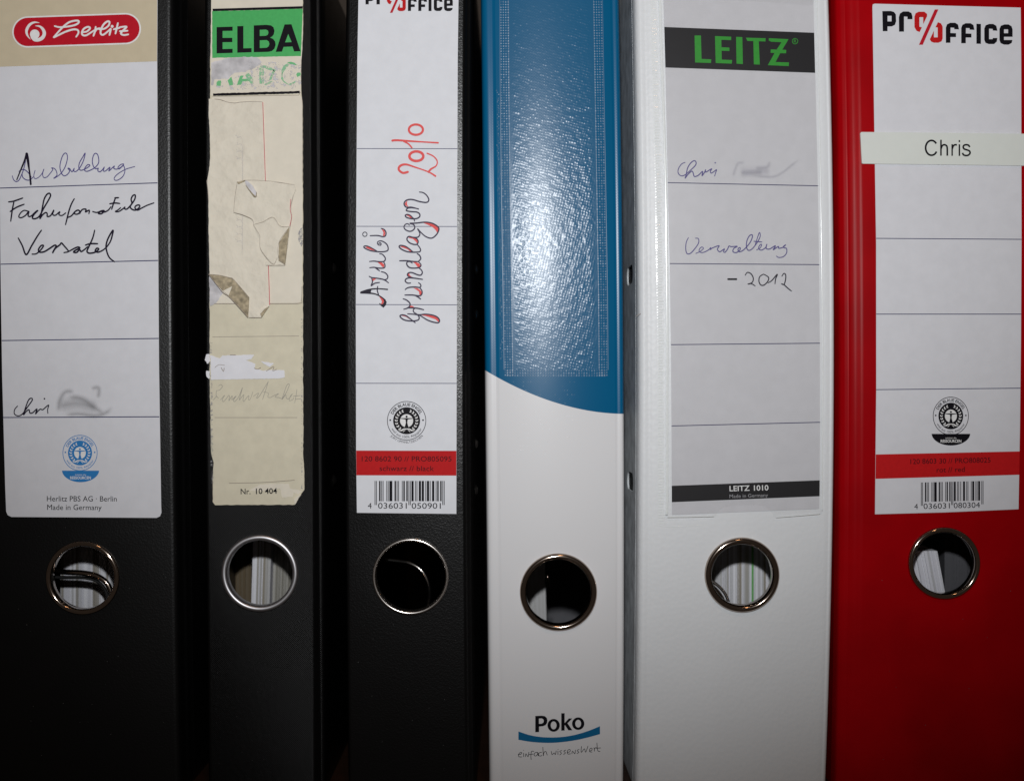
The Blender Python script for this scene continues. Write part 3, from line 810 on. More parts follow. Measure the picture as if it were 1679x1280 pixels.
# ================================================================== BINDER 2 label
tA = R(300, 0, 6.4); tB = R(320, 150, 4.267); tC = R(320, 400, 5.333); tDd = R(320, 620, 5.333)
base2 = rough([(347, -8), (497, -10), (497, 60), (494.5, 88), (493.5, 110), (494, 150), (496.5, 170), (497, 400), (497, 620), (497.5, 700), (497, 740), (499, 770), (499.5, 802), (491, 813), (484, 827), (353, 827.5), (349, 822), (349, 780), (350.5, 758), (346, 740), (345.5, 680), (344, 640), (344, 500), (344, 350), (345, 160), (345, 100)], 0.45, 5, 3)
lab2 = label_part(B2, base2, M['cream'])
g = G(); g.poly(rough([(346.5, -8), (496, -10), (496, 80), (494, 100), (493.5, 155), (345.5, 157), (346, 100)], 0.3, 6, 2), L1 + 3e-5); g.put('top_panel', M['cream_l'], B2, lab2)
g = G(); g.poly(rough(tA([(308, 124), (1258, 97), (1240, 592), (308, 612)]), 0.25, 4, 4), L1); g.put('green_band', M['green'], B2, lab2)
g = G()
g.poly(tA([(312, 97), (1258, 70), (1258, 96), (315, 123)]), L1 - 3e-5); g.poly(rough(tA([(316, 984), (1228, 958), (1228, 984), (318, 1010)]), 0.35, 3, 5), L1 - 3e-5); g.put('black_bar', M['ink'], B2, lab2)
g = G()
for lpp in ([[(355, 290), (523, 285), (523, 328), (418, 330), (418, 403), (520, 402), (520, 447), (418, 448), (418, 520), (523, 517), (523, 560), (355, 565)]],
            [[(572, 280), (636, 278), (636, 512), (722, 510), (722, 553), (572, 558)]],
            [[(745, 272), (880, 266), (925, 272), (952, 292), (962, 330), (955, 365), (938, 388), (915, 400), (948, 414), (968, 440), (974, 475), (962, 515), (935, 540), (900, 549), (745, 553)],
             [(808, 318), (872, 315), (893, 325), (899, 348), (892, 370), (870, 381), (808, 383)], [(808, 428), (880, 425), (902, 440), (909, 466), (900, 492), (880, 506), (808, 510)]],
            [[(1068, 262), (1140, 260), (1235, 542), (1168, 545), (1150, 493), (1058, 497), (1040, 547), (975, 549)], [(1106, 362), (1142, 447), (1073, 450)]]):
    g.poly([tA(q) for q in lpp], L2)
g.put('lettering', M['ink'], B2, lab2)
g = G(); g.poly(rough(tA([(300, 660), (380, 640), (480, 612), (600, 602), (780, 600), (830, 660), (760, 720), (640, 760), (540, 770), (480, 830), (330, 840), (312, 900), (300, 890)]), 0.9, 3, 8), L1 - 1e-5); g.put('torn_patch', M['greyfib'], B2, lab2)
g = G(); g.poly(rough(tA([(700, 650), (1000, 655), (1240, 670), (1245, 880), (1180, 930), (500, 950), (330, 910), (420, 860), (700, 760)]), 0.9, 3, 9), L1 - 1.5e-5); g.put('torn_patch', M['fibres'], B2, lab2)
g = G()
for q in ([(355, 866), (372, 850), (403, 850), (400, 903), (355, 905)], [(470, 848), (512, 808), (530, 896), (490, 900)], [(566, 896), (606, 795), (640, 800), (622, 832), (710, 830), (706, 856), (625, 858), (612, 893)],
          [(1095, 660), (1130, 652), (1165, 660), (1205, 690), (1130, 678)], [(1190, 785), (1200, 768), (1235, 765), (1238, 795), (1200, 812)]):
    g.poly(rough(tA(q), 0.3, 2, 11), L2)
g.put('worn_lettering', M['solidgreen'], B2, lab2)
g = G()
for q in ([(650, 790), (690, 770), (740, 830), (740, 890), (712, 880)], [(800, 870), (930, 840), (975, 740), (950, 725), (905, 845)], [(855, 890), (940, 845), (938, 872), (870, 897)], [(1040, 760), (1060, 850), (1110, 888), (1190, 850), (1180, 872), (1130, 896), (1070, 880), (1030, 830)], [(800, 700), (850, 690), (850, 880), (805, 885)], [(850, 690), (930, 710), (970, 760), (930, 745), (850, 720)], [(1060, 690), (1130, 655), (1110, 690), (1070, 740), (1040, 790), (1035, 740)]):
    g.poly(tA(q), L2 - 1.5e-5)
g.put('worn_lettering', M['worngreen'], B2, lab2)
# overlay sticker under the torn sheet
st = rough([(348, 158.5), (491, 156.5), (495.5, 161), (496.3, 300), (495.5, 484), (493, 495), (489, 497), (352, 497.5), (347, 492), (346, 400), (346, 200)], 0.15, 8, 6)
g = G(); g.slab(st, -0.00045, L0); stick = g.put('inner_label', M['cream_l'], B2, lab2)
g = G(); g.stroke([(349, 159), (430, 157.8), (490, 157)], 0.7, -0.0005); g.stroke([(490, 157), (495.6, 164), (496, 300)], 0.6, -0.0005); g.stroke([(352, 498), (420, 498), (489, 497.6), (494.5, 492), (495.5, 470)], 0.9, -0.0005); g.put('label_edge', M['edge'], B2, lab2)
# torn sheet, lifted a little
ts = rough([(343, 163), (352, 163.5), (374, 168.5), (395, 168.5), (415, 167), (431.5, 168), (434, 240), (436, 300), (439, 380), (441, 430), (442.8, 501), (429.5, 520.5), (408.5, 520.5), (391, 503), (376, 487), (363, 476), (344.5, 451), (343.2, 400), (342.5, 330), (340.5, 296), (343.5, 280), (346, 255), (344.5, 215), (343, 190)], 0.3, 4, 12)
g = G(); g.slab(ts, -0.00085, -0.00045); sheet = g.put('torn_sheet', M['crumple'], B2)
g = G(); g.stroke([(431.6, 168.5), (434, 240), (436, 298)], 1.1, -0.00095, cap=False); g.stroke([(440.7, 436), (442, 470), (442.8, 500)], 1.2, -0.00095, cap=False); g.put('red_edge', M['redline'], B2, sheet)
for s in ([(352, 163.3), (362, 164.5), (374, 168.5), (386, 170), (395, 168.6), (415, 167.4), (431, 168)], [(408.5, 520.8), (429.5, 520.8)], [(342.8, 330), (341.5, 310), (339.5, 296)]):
    g = G(); g.stroke(s, 0.9, -0.00093, taper=0.5); g.put('frayed_edge', M['edge'], B2, sheet)

g = G(); g.slab(rough(tC([(127, 268), (220, 276), (310, 298), (340, 312), (330, 372), (250, 412), (190, 350)]), 0.2, 3, 2), -0.0014, -0.00085)
g.slab(rough(tC([(340, 312), (478, 470), (467, 640), (298, 455), (330, 372)]), 0.2, 3, 2), -0.00155, -0.00085); g.put('folded_flap', M['brown'], B2, sheet)
g = G(); g.slab(tC([(250, 412), (330, 372), (300, 453)]), -0.0015, -0.00085); g.slab(tC([(575, 575), (650, 547), (586, 640), (572, 608)]), -0.0016, -0.00085); g.put('folded_flap', M['cream_l'], B2, sheet)
g = G(); g.poly(tC([(590, 598), (610, 572), (652, 546), (588, 642), (576, 612)]), -0.00168); g.put('folded_flap', M['brown'], B2, sheet)
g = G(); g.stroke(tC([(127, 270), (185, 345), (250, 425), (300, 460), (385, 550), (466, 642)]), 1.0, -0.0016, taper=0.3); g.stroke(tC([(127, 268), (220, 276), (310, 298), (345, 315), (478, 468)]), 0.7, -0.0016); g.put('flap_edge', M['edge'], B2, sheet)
g = G(); g.poly(rough(tC([(125, 282), (245, 430), (185, 516), (132, 545)]), 0.5, 3, 5), -0.00047); g.put('bare_patch', M['greyfib'], B2, lab2)
# second scrap
sc2 = rough(tB([(300, 640), (360, 626), (495, 630), (600, 642), (700, 658), (708, 690), (690, 735), (676, 800), (680, 880), (668, 950), (632, 1215), (500, 1218), (495, 1195), (510, 1180), (465, 1110), (455, 1030), (460, 1010), (415, 940), (405, 900), (340, 868), (275, 850), (285, 740)]), 0.25, 4, 13)
g = G(); g.slab(sc2, -0.00125, -0.00085); scrap = g.put('paper_scrap', M['crumple'], B2)
g = G(); g.slab(rough(tB([(415, 935), (480, 915), (550, 885), (600, 945), (664, 950), (592, 1060), (587, 1165), (550, 1210), (465, 1115), (455, 1030)]), 0.2, 3, 3), -0.00150, -0.00125); g.put('crumpled_layer', M['crumple'], B2, scrap)
g = G(); g.slab(rough(tB([(664, 952), (592, 1060), (588, 1185), (634, 1214)]), 0.2, 3, 4), -0.0019, -0.00125); g.put('folded_flap', M['brown'], B2, scrap)
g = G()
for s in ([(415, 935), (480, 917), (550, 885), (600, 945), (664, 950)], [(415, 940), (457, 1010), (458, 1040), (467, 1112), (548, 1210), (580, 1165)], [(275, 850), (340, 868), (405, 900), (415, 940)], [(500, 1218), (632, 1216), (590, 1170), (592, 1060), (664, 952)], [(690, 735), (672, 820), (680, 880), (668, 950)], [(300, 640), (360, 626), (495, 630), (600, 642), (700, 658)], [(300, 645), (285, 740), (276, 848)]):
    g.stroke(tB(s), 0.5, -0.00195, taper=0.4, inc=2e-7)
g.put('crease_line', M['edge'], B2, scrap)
g = G(); g.stroke(tB([(675, 760), (671, 830), (680, 880), (668, 945)]), 0.9, -0.002); g.put('red_edge', M['redline'], B2, scrap)
g = G(); g.slab(tB([(355, 630), (372, 632), (405, 660), (433, 705), (438, 738), (428, 742), (390, 700), (362, 660)]), -0.0021, -0.00125); g.put('curled_edge', M['greyfib'], B2, scrap)
g = G(); g.stroke(tB([(362, 662), (390, 700), (428, 742), (437, 712)]), [0.6, 1.2, 2.6, 0.8], -0.0022); g.slab(tB([(298, 636), (312, 640), (355, 626), (350, 634), (310, 652)]), -0.0021, -0.00125); g.put('curled_edge', M['brown'], B2, scrap)
g = G(); g.text('Bewerbungen', 0, 0, 1, 0, 1, 0) if False else None
for k_ in range(9):     # ink of an old note showing through the sheet, no longer legible
    yy = 226 + k_ * 11.5 + (78 if k_ > 3 else 0); g.stroke([(387, yy), (394, yy + 3)] if False else [(385 + (k_ * 7) % 4, yy - 4), (391, yy - 1), (388, yy + 2)], 2.6, -0.00088, soft=True); g.stroke([(390, yy + 1), (396, yy - 1), (396, yy + 4)], 2.4, -0.00088, soft=True)
g.stroke([(398.5, 222), (398.5, 330), (398, 428)], 3.2, -0.00089, soft=True); g.put('faded_note', M['ghost'], B2, sheet, soft=True)
g = G(); g.poly(rough([(339, 580.5), (344, 580.5), (344.3, 592), (341, 597), (336.5, 590)], .5, 2, 1), L3); g.poly(rough([(338, 608), (344, 608), (344, 622), (339, 617)], .5, 2, 2), L3)
g.poly(rough(tC([(135, 970), (215, 1000), (240, 975), (340, 972), (518, 967), (490, 1005), (440, 1016), (530, 1046), (522, 1090), (590, 1106), (700, 1100), (780, 1103), (786, 1165), (740, 1176), (140, 1186)]), .4, 3, 3), L3)
g.poly(rough(tC([(575, 1025), (690, 1043), (652, 1076), (600, 1045)]), .5, 2, 4), L3)
g.put('correction_tape', M['corr'], B2, lab2)
g = G(); g.poly(rough(tDd([(570, 925), (820, 920), (830, 960), (940, 985), (900, 1015), (860, 1000), (855, 1035), (760, 1040), (745, 960), (590, 985), (470, 980)]), .5, 3, 5), L1); g.put('peeled_patch', M['cream_l'], B2, lab2)
g = G(); g.stroke(tC([(175, 1080), (210, 1055), (260, 1060)]), .7, L4); g.stroke(tC([(230, 1080), (250, 1115), (256, 1085)]), 1.1, L4); g.stroke(tC([(520, 1085), (545, 1095), (575, 1080)]), 1, L4); g.stroke(tC([(625, 1110), (690, 1070), (680, 1110), (712, 1095)]), .9, L4); g.stroke(tC([(310, 970), (355, 970)]), 1.2, L4)
g.stroke(tDd([(300, 915), (600, 908), (870, 888)]), .7, L4); g.put('scuff', M['edge'], B2, lab2)
rules(B2, lab2, [(348.5, 552.3, 490.5, 550.8), (352, 684.3, 487.5, 684.3)], 0.8, 'edge')
strokes(B2, lab2, 'handwriting', 'pencil', R(335, 625, 9.876), [
    [(195, 150), (250, 140), (295, 85), (270, 52), (235, 75)], [(200, 155), (195, 230), (235, 272)], [(150, 300), (200, 240)],
    [(265, 300), (310, 245), (335, 225), (295, 290), (310, 330), (350, 290), (400, 225), (410, 250), (400, 315), (440, 250), (457, 236), (450, 300), (500, 250), (520, 240), (480, 290), (490, 330), (560, 250), (620, 100), (590, 220), (570, 300), (640, 215), (630, 290), (642, 325), (720, 230), (720, 300), (750, 280), (788, 170)],
    [(800, 240), (880, 190), (850, 270), (900, 230), (1040, 0)], [(1040, 0), (990, 160), (945, 295)], [(960, 170), (1040, 190), (1030, 250), (1070, 262), (1130, 230), (1205, 200), (1150, 250), (1220, 265), (1260, 275), (1330, 180), (1380, 50), (1340, 60), (1290, 200), (1260, 290), (1320, 220), (1330, 270), (1370, 280), (1430, 200), (1390, 250), (1380, 315), (1440, 290), (1450, 260)],
    [(1500, 130), (1490, 220), (1465, 350)], [(1440, 240), (1560, 230)], [(1480, 290), (1570, 280)]], 0.8, d=L1)
g = G(); g.text('Nr.', 395, 809.8, 411, 809.6, 9.0, L2, bold=0.005); g.text('10 404', 420, 809.3, 454.6, 808.6, 9.0, L2, bold=0.012); g.put('lettering', M['ink'], B2, lab2)
g = G(); g.slab(rough([(484.5, 826.5), (483, 818), (489, 812), (495, 809.5), (491, 815)], .3, 2, 4), -0.0012, L0); g.put('dog_ear', M['cream_l'], B2, lab2)
g = G()      # frayed fibres along the edges
rn = random.Random(5)
for i in range(150):
    y = rn.uniform(560, 800); g.poly([(344 + (y - 560) * .012 + rn.uniform(0, 3), y), (345 + (y - 560) * .012 + rn.uniform(1, 4), y + rn.uniform(.3, 2)), (344.5 + rn.uniform(0, 3), y + rn.uniform(1, 3.5))], L1 - 4e-7 * i)
    y = rn.uniform(520, 800); g.poly([(493 + rn.uniform(0, 3.5), y), (494 + rn.uniform(0, 3), y + rn.uniform(.3, 2)), (493.5 + rn.uniform(0, 3), y + rn.uniform(1, 3))], L1 - 4e-7 * i)
g.put('frayed_edge', M['fray'], B2, lab2, kind='stuff')
g = G(); g.poly([(496, 373), (491, 377), (488.5, 386), (490, 396), (494.5, 405), (497, 400)], -0.00052); g.put('dark_spot', M['fray'], B2, lab2)

# ================================================================== BINDER 3 label
lp = [(588, -12), (586, 100), (584.5, 300), (583.5, 500), (584, 740), (585.3, 840.2), (748.3, 842), (748.6, 700), (749.5, 400), (750.5, 100), (752, -12)]
lab3 = label_part(B3, lp, M['paper_w'])
rules(B3, lab3, [(585.5, 244, 750, 244.2), (584.6, 371.3, 749.4, 371.6), (584, 499.3, 749, 499.8), (584, 628.2, 748.7, 628.4)], 1.0)
tP = R(1430, 0, 6.743)
LOGO_B = [[[(110, 128), (205, 127), (240, 138), (260, 165), (263, 240), (250, 280), (215, 297), (168, 298), (168, 350), (115, 350)], [(168, 180), (212, 180), (212, 242), (168, 242)]],
    [[(295, 355), (293, 195), (305, 155), (340, 132), (400, 132), (432, 150), (443, 185), (443, 218), (388, 218), (388, 190), (350, 188), (350, 355)]],
    [[(812, 478), (812, 310), (825, 275), (860, 257), (915, 257), (947, 277), (958, 330), (905, 328), (905, 312), (865, 310), (863, 370), (925, 372), (925, 415), (863, 415), (863, 478)]],
    [[(982, 483), (982, 315), (995, 280), (1030, 262), (1085, 262), (1117, 282), (1128, 335), (1075, 333), (1075, 317), (1035, 315), (1033, 375), (1095, 377), (1095, 420), (1033, 420), (1033, 483)]],
    [[(1150, 268), (1200, 270), (1200, 490), (1150, 488)]],
    [[(1237, 445), (1237, 320), (1252, 285), (1290, 270), (1335, 270), (1370, 290), (1382, 345), (1330, 342), (1330, 325), (1290, 322), (1290, 438), (1330, 438), (1330, 425), (1382, 425), (1375, 465), (1345, 492), (1285, 492), (1250, 478)]],
    [[(1405, 450), (1405, 325), (1420, 290), (1460, 275), (1505, 275), (1538, 295), (1550, 330), (1550, 412), (1455, 412), (1455, 447), (1548, 447), (1540, 480), (1505, 499), (1455, 498), (1418, 482)], [(1455, 330), (1500, 330), (1500, 372), (1455, 372)]]]
LOGO_R = [[[(465, 190), (478, 152), (512, 135), (575, 135), (605, 160), (605, 185), (562, 272), (562, 195), (520, 195), (520, 300), (548, 308), (522, 360), (488, 345), (465, 305)]],
    [[(725, 250), (760, 265), (777, 300), (777, 430), (765, 462), (730, 477), (680, 477), (650, 465), (635, 440), (680, 345), (680, 418), (722, 418), (722, 310), (698, 305)]]]
SLASH = [[(690, 110), (730, 110), (557, 500), (515, 500)]]
def prologo(T, par, f):
    for nm, polys, mt in (('logo_lettering', LOGO_B, 'ink'), ('logo_circle', LOGO_R, 'printred'), ('logo_slash', [SLASH], 'logored')):
        g = G()
        for lps in polys: g.poly([f(tP(q)) for q in lps], L1)
        g.put(nm, M[mt], T, par)
def to3(pts):
    out = []
    for X, Y in pts:
        x = 599 + (X - 1446.3) * .672; out.append((x, 19.0 + (Y - 74.15) * .67 + (742.4 - x) * .028))
    return out
prologo(B3, lab3, to3)
g = G(); tf = R(570, 180, 6.4)
def ell(cx, cy, rx, ry, n=14): return [(cx + rx * math.cos(2 * math.pi * i / n), cy + ry * math.sin(2 * math.pi * i / n)) for i in range(n)]
g.stroke(tf(ell(717, 212, 74, 54)), 3.6, L3, closed=True, inc=0, step=1); g.stroke(tf([(470, 327), (520, 323), (700, 335), (950, 350)]), [3.4, 3.0, 2.2, 2.6], L3); g.stroke(tf([(590, 335), (640, 362), (675, 402)]), 2.4, L3 - 3e-5)
g.stroke(tf(ell(722, 490, 73, 50)), 4.2, L3, closed=True, inc=0, step=1); g.stroke(tf([(632, 655), (580, 665), (537, 630), (552, 592), (610, 576), (700, 602), (850, 655), (922, 698)]), [3.6, 3.6, 3.8, 3, 2.4, 2.0, 2.2, 3.0], L3)
g.stroke(tf([(850, 655), (875, 625), (930, 590), (940, 540), (900, 490), (835, 460)]), [3.4, 2.8, 2.0, 2.2, 2.0, 2.2], L3 - 4e-5); g.put('handwriting', M['redpen'], B3, lab3)
zA = R(590, 365, 8.533); zG = R(645, 310, 10.667); zH = R(645, 420, 10.667)
strokes(B3, lab3, 'handwriting', 'greypen', zA, [
    [(300, 84), (340, 97), (368, 140), (358, 188), (320, 198), (250, 183), (145, 185)], [(290, 318), (262, 315), (247, 290), (257, 267), (300, 258), (350, 280), (388, 320), (398, 375), (375, 400), (300, 410), (180, 400), (100, 375), (57, 345), (72, 328), (120, 335), (180, 365), (240, 400)],
    [(290, 320), (300, 300), (285, 285), (266, 297)], [(280, 437), (320, 447), (358, 500), (340, 543), (270, 548), (200, 540), (137, 545)], [(330, 545), (353, 590), (343, 633), (270, 638), (200, 627), (140, 632)], [(215, 630), (278, 676)],
    [(300, 687), (358, 705), (393, 750), (380, 790), (340, 800)], [(132, 752), (170, 770), (250, 780), (340, 800), (403, 843)], [(167, 777), (178, 830), (160, 883), (210, 850), (278, 838)], [(252, 892), (246, 950), (265, 1012)]], 1.9)
g = G(); g.stroke(zA([(18, 972), (120, 940), (240, 925), (388, 935)]), [2, 2.4, 1.8, 2.2], L3 - 6e-5); g.stroke(zA([(18, 980), (120, 985), (220, 1000), (300, 1040), (355, 1085)]), [3, 2.8, 2, 1.8, 2.4], L3 - 9e-5); g.poly(zA([(12, 968), (100, 948), (165, 940), (150, 990), (20, 990)]), L3 - 12e-5)
g.poly(zA([(300, 1040), (345, 1065), (378, 1108), (368, 1150), (332, 1190), (272, 1142), (280, 1122), (300, 1146), (325, 1140), (340, 1110), (335, 1080)]), L3 - 13e-5); g.ring(590 + 72 / 8.533, 365 + 165 / 8.533, 4.2, 2.9, L3); g.put('handwriting', M['pen'], B3, lab3)
g = G()
for q in ([(305, 90), (345, 112), (358, 150), (345, 190), (325, 185), (332, 140)], [(75, 345), (115, 338), (170, 362), (215, 394), (165, 385), (110, 365)], [(250, 556), (310, 560), (345, 590), (338, 628), (315, 620), (290, 590)], [(178, 785), (235, 785), (195, 810), (184, 828)], [(270, 1032), (318, 1056), (342, 1095), (325, 1138), (292, 1142), (312, 1112), (298, 1075)]): g.poly(zA(q), L2)
for q in ([(250, 205), (225, 225), (200, 255), (212, 290), (270, 318), (240, 275), (240, 230)], [(225, 462), (260, 450), (310, 480), (345, 512), (300, 508), (270, 480)], [(520, 592), (600, 590), (700, 615), (775, 650), (800, 700), (768, 772), (745, 725), (690, 670), (600, 625)],
          [(260, 845), (340, 853), (412, 880), (432, 920), (418, 955), (390, 915), (340, 870), (275, 858)], [(115, 1008), (180, 998), (250, 1032), (325, 1092), (295, 1095), (250, 1055), (180, 1030)]): g.poly(zG(q), L2)
for q in ([(340, 105), (400, 108), (450, 130), (480, 175), (435, 200), (410, 170), (380, 130)], [(285, 298), (252, 320), (270, 352), (345, 380), (300, 345), (280, 325)], [(350, 556), (420, 562), (475, 595), (502, 640), (482, 688), (455, 670), (450, 620), (400, 585)], [(292, 862), (340, 873), (378, 902), (280, 906)],
          [(140, 1040), (190, 1033), (260, 1068), (325, 1122), (290, 1106), (220, 1058)], [(470, 1030), (600, 1026), (700, 1040), (780, 1076), (806, 1120), (790, 1152), (740, 1105), (640, 1070), (560, 1045)]): g.poly(zH(q), L2)
g.put('red_shading', M['redpen'], B3, lab3)
strokes(B3, lab3, 'handwriting', 'greypen', zG, [
    [(458, 56), (520, 66), (580, 110), (620, 180), (608, 223), (560, 238), (450, 220), (350, 190), (270, 187), (212, 212), (188, 260), (207, 305), (240, 323), (310, 320), (380, 335), (442, 354)],
    [(440, 350), (330, 330), (255, 338), (225, 375), (260, 390), (340, 400), (410, 405), (458, 435), (463, 480), (430, 510), (380, 523), (300, 518), (232, 498), (208, 465), (240, 447), (290, 460), (340, 505), (363, 530), (372, 564)],
    [(280, 632), (262, 612), (225, 612), (195, 640), (188, 675), (220, 718), (290, 742), (350, 718), (376, 670), (350, 620), (290, 603), (400, 598), (560, 582), (680, 602), (768, 652), (798, 700), (768, 780), (700, 848), (640, 860), (560, 828), (490, 768), (430, 700)],
    [(425, 700), (458, 760), (463, 800), (430, 843), (350, 848), (268, 832), (238, 880), (280, 938), (350, 968), (413, 968), (436, 920), (410, 872), (350, 850)],
    [(420, 975), (458, 1020), (478, 1070), (458, 1098), (380, 1106), (250, 1098), (150, 1058), (102, 1012), (122, 988), (200, 1000), (270, 1040), (340, 1098)],
    [(418, 1132), (458, 1160), (480, 1220), (440, 1266)]], 2.05)
strokes(B3, lab3, 'handwriting', 'greypen', zH, [
    [(110, 82), (240, 82), (350, 95), (440, 97)], [(440, 97), (483, 150), (468, 190), (410, 208), (310, 208), (257, 180), (233, 130), (252, 97), (300, 100), (330, 123)],
    [(445, 207), (490, 242), (508, 290), (478, 333), (420, 325), (330, 290), (272, 292), (245, 325), (270, 358), (340, 378)], [(303, 470), (250, 472), (208, 435), (227, 397), (290, 380), (400, 390), (512, 407)],
    [(442, 467), (473, 490), (483, 525), (458, 548), (380, 540), (290, 545), (240, 560), (208, 585)], [(460, 550), (498, 600), (503, 650), (478, 688), (430, 693), (330, 680), (203, 680)], [(390, 693), (430, 713), (478, 752)],
    [(173, 747), (230, 767), (288, 820), (288, 870), (248, 908), (183, 928)], [(250, 905), (350, 905), (440, 915), (532, 937)],
    [(380, 907), (350, 940), (360, 980), (430, 1030), (453, 1080), (430, 1118), (340, 1133), (220, 1123), (150, 1090), (117, 1047), (150, 1027), (220, 1040), (290, 1090), (383, 1163)],
    [(252, 1008), (350, 1015), (450, 1025), (560, 1015), (680, 1030), (768, 1065), (808, 1120), (788, 1163), (700, 1153), (600, 1118), (520, 1070), (440, 1020)]], 2.05)
seal(B3, lab3, 666.8, 689.5, 32.0, 'ink')
g = G(); g.poly([(584.2, 738.3), (748.3, 738.8), (748.2, 779.3), (584.6, 778.8)], L1); g.put('red_band', M['printred'], B3, lab3)
g = G(); g.text('120 8602 90 // PRO805095', 593.3, 755.8, 740.4, 756, 8.2, L2); g.text('schwarz // black', 622.5, 771.4, 711.5, 771.8, 8.2, L2); g.put('lettering', M['darkred'], B3, lab3)
barcode(B3, lab3, '4036031050901', 614.4, 729, 788, 821.2, 827.5, 0.0, [('4', 603.2, 609.5, 833.2), ('036031', 620, 667, 833.2), ('050901', 675, 722.8, 833.4)], 9.2)

# ================================================================== BINDER 4 pocket and logo
def px4(x, y): return (x + (lerp_at([(0, 812), (640, 819), (1280, 826)], y) - 819), y)
win = [(833.0, -20), (834.5, 130), (837, 300), (839.8, 480), (842, 606.5), (981.5, 605.5), (981, 480), (979, 300), (976, 130), (974, -20)]
out4 = [(819, -20), (821, 130), (824, 300), (826.5, 480), (828.5, 618), (996.5, 617), (995, 480), (991, 300), (988, 130), (986, -20)]
g = G()
def grid_sheet(g, lL, rL, y0, y1, ny, nx, dfun):
    rows = []
    for i in range(ny + 1):
        y = y0 + (y1 - y0) * i / ny; a, b = lerp_at(lL, y), lerp_at(rL, y)
        rows.append([g.p(a + (b - a) * j / nx, y, dfun(j / nx, i / ny)) for j in range(nx + 1)])
    for i in range(ny):
        for j in range(nx): g.f.append((rows[i][j], rows[i + 1][j], rows[i + 1][j + 1], rows[i][j + 1]))
lL = [(-20, 834), (130, 835), (300, 837), (480, 839.8), (606, 841.5)]; rL = [(-20, 972), (130, 974.5), (300, 977.5), (480, 980.5), (606, 981.5)]
_h = random.Random(77); HT = [_h.random() for _ in range(4096)]
def hv(a, b): return HT[(a * 73 + b * 179 + a * b * 7) % 4096]
def vnoise(x, y):
    a, b = math.floor(x), math.floor(y); fx, fy = x - a, y - b; fx = fx * fx * (3 - 2 * fx); fy = fy * fy * (3 - 2 * fy)
    return (hv(a, b) * (1 - fx) + hv(a + 1, b) * fx) * (1 - fy) + (hv(a, b + 1) * (1 - fx) + hv(a + 1, b + 1) * fx) * fy
def pebble(u, v):
    x, y = u * 145.0, v * 626.0
    X, Y = (x * .966 + y * .26) / 4.4, (-x * .26 + y * .966) / 4.4
    X += .5 * vnoise(x / 6, y / 6); Y += .5 * vnoise(x / 6 + 50, y / 6 + 50)
    a, b = math.floor(X), math.floor(Y); fx, fy = X - a - .5, Y - b - .5
    h = (.25 + 1.3 * hv(a, b)) * math.cos(math.pi * fx) * math.cos(math.pi * fy)
    e = min(1, 14 * u, 14 * (1 - u))
    return -0.0006 - 0.000050 * (h + 1.2 * vnoise(x / 7 + 9, y / 7)) * e - 0.00006 * math.sin(math.pi * u)
grid_sheet(g, lL, rL, -20, 606, 560, 130, pebble)
pk = g.put('clear_pocket', M['film_pebble'], B4, smooth=True)
g = G(); rn = random.Random(9)
def dot(g, x, y, r, d0, h):
    a = [g.p(x - r, y - r, d0), g.p(x + r, y - r, d0), g.p(x + r, y + r, d0), g.p(x - r, y + r, d0)]; t_ = g.p(x + rn.uniform(-.3, .3), y + rn.uniform(-.3, .3), d0 - h * rn.uniform(.5, 1.5))
    for i in range(4): g.f.append((a[i], t_, a[(i + 1) % 4]))
y = -18.0
while y < 618:
    for base, off in ((lL, (-13, -9, -5, -1)), (rL, (1.5, 5.5, 9.5, 13.5))):
        for o_ in off: dot(g, lerp_at(base, y) + o_ * 1.0, y, 1.25, -0.0001, 0.00005)
    y += 4.25
x = 832.0
while x < 994:
    for yy in (608, 612, 616): dot(g, x, yy, 1.25, -0.0001, 0.00005)
    x += 4.2
g.put('weld_dots', M['weld'], B4, pk, kind='stuff')
g = G()
for base, o_ in ((lL, -0.8), (rL, 0.8), (lL, -15), (rL, 15.5)):
    pts = [(lerp_at(base, y) + o_, y) for y in range(-18, 607, 24)]
    g.stroke(pts, 0.9, -0.0002, cap=False); 
ro = g.put('weld_line', M['weld'], B4, pk)
g = G()
for i in range(46):
    y = 150 + i * 9.6 + rn.uniform(-2, 2)
    for q in range(3): dot(g, lerp_at(lL, y) - 18.5 + rn.uniform(-3, 2.5) * (0.5 if q else 1), y + q * 3, 0.9, -0.00002, 0.00005)
for yy in range(626, 748, 7):
    for xx in range(842, 945, 4):
        if rn.random() < 0.2: dot(g, xx + rn.uniform(-.6, .6), yy, 0.7, -0.00001, 0.00003)
g.put('embossed_specks', M['whitepp'] if False else M['weld'], B4, kind='stuff')
tK = R(840, 1160, 10.49)
def eloop(cx, cy, rx, ry, n=32): return [(cx + rx * math.cos(2 * math.pi * i / n), cy + ry * math.sin(2 * math.pi * i / n)) for i in range(n)]
g = G()
g.poly([tK([(395, 136), (510, 131), (560, 140), (592, 168), (604, 210), (597, 256), (572, 293), (525, 312), (460, 318), (460, 412), (395, 415)]), tK([(458, 180), (505, 178), (532, 192), (543, 222), (532, 252), (505, 268), (458, 271)])], -0.00004)
g.poly([tK(eloop(711, 297, 106, 110)), tK(eloop(711, 297, 50, 68))], -0.00004)
g.poly([tK([(842, 90), (900, 88), (900, 258), (972, 178), (1032, 178), (950, 262), (1032, 381), (965, 382), (905, 292), (900, 300), (900, 386), (842, 388)])], -0.00004)
g.poly([tK(eloop(1133, 268, 106, 108)), tK(eloop(1133, 268, 50, 66))], -0.00004)
g.put('logo_lettering', M['ink'], B4)
g = G()
up = spline([(105, 402), (300, 465), (500, 498), (700, 505), (900, 492), (1100, 455), (1300, 395), (1508, 312)], 40)
dn = spline([(1508, 448), (1300, 505), (1100, 550), (900, 580), (700, 597), (500, 595), (300, 578), (105, 545)], 40)
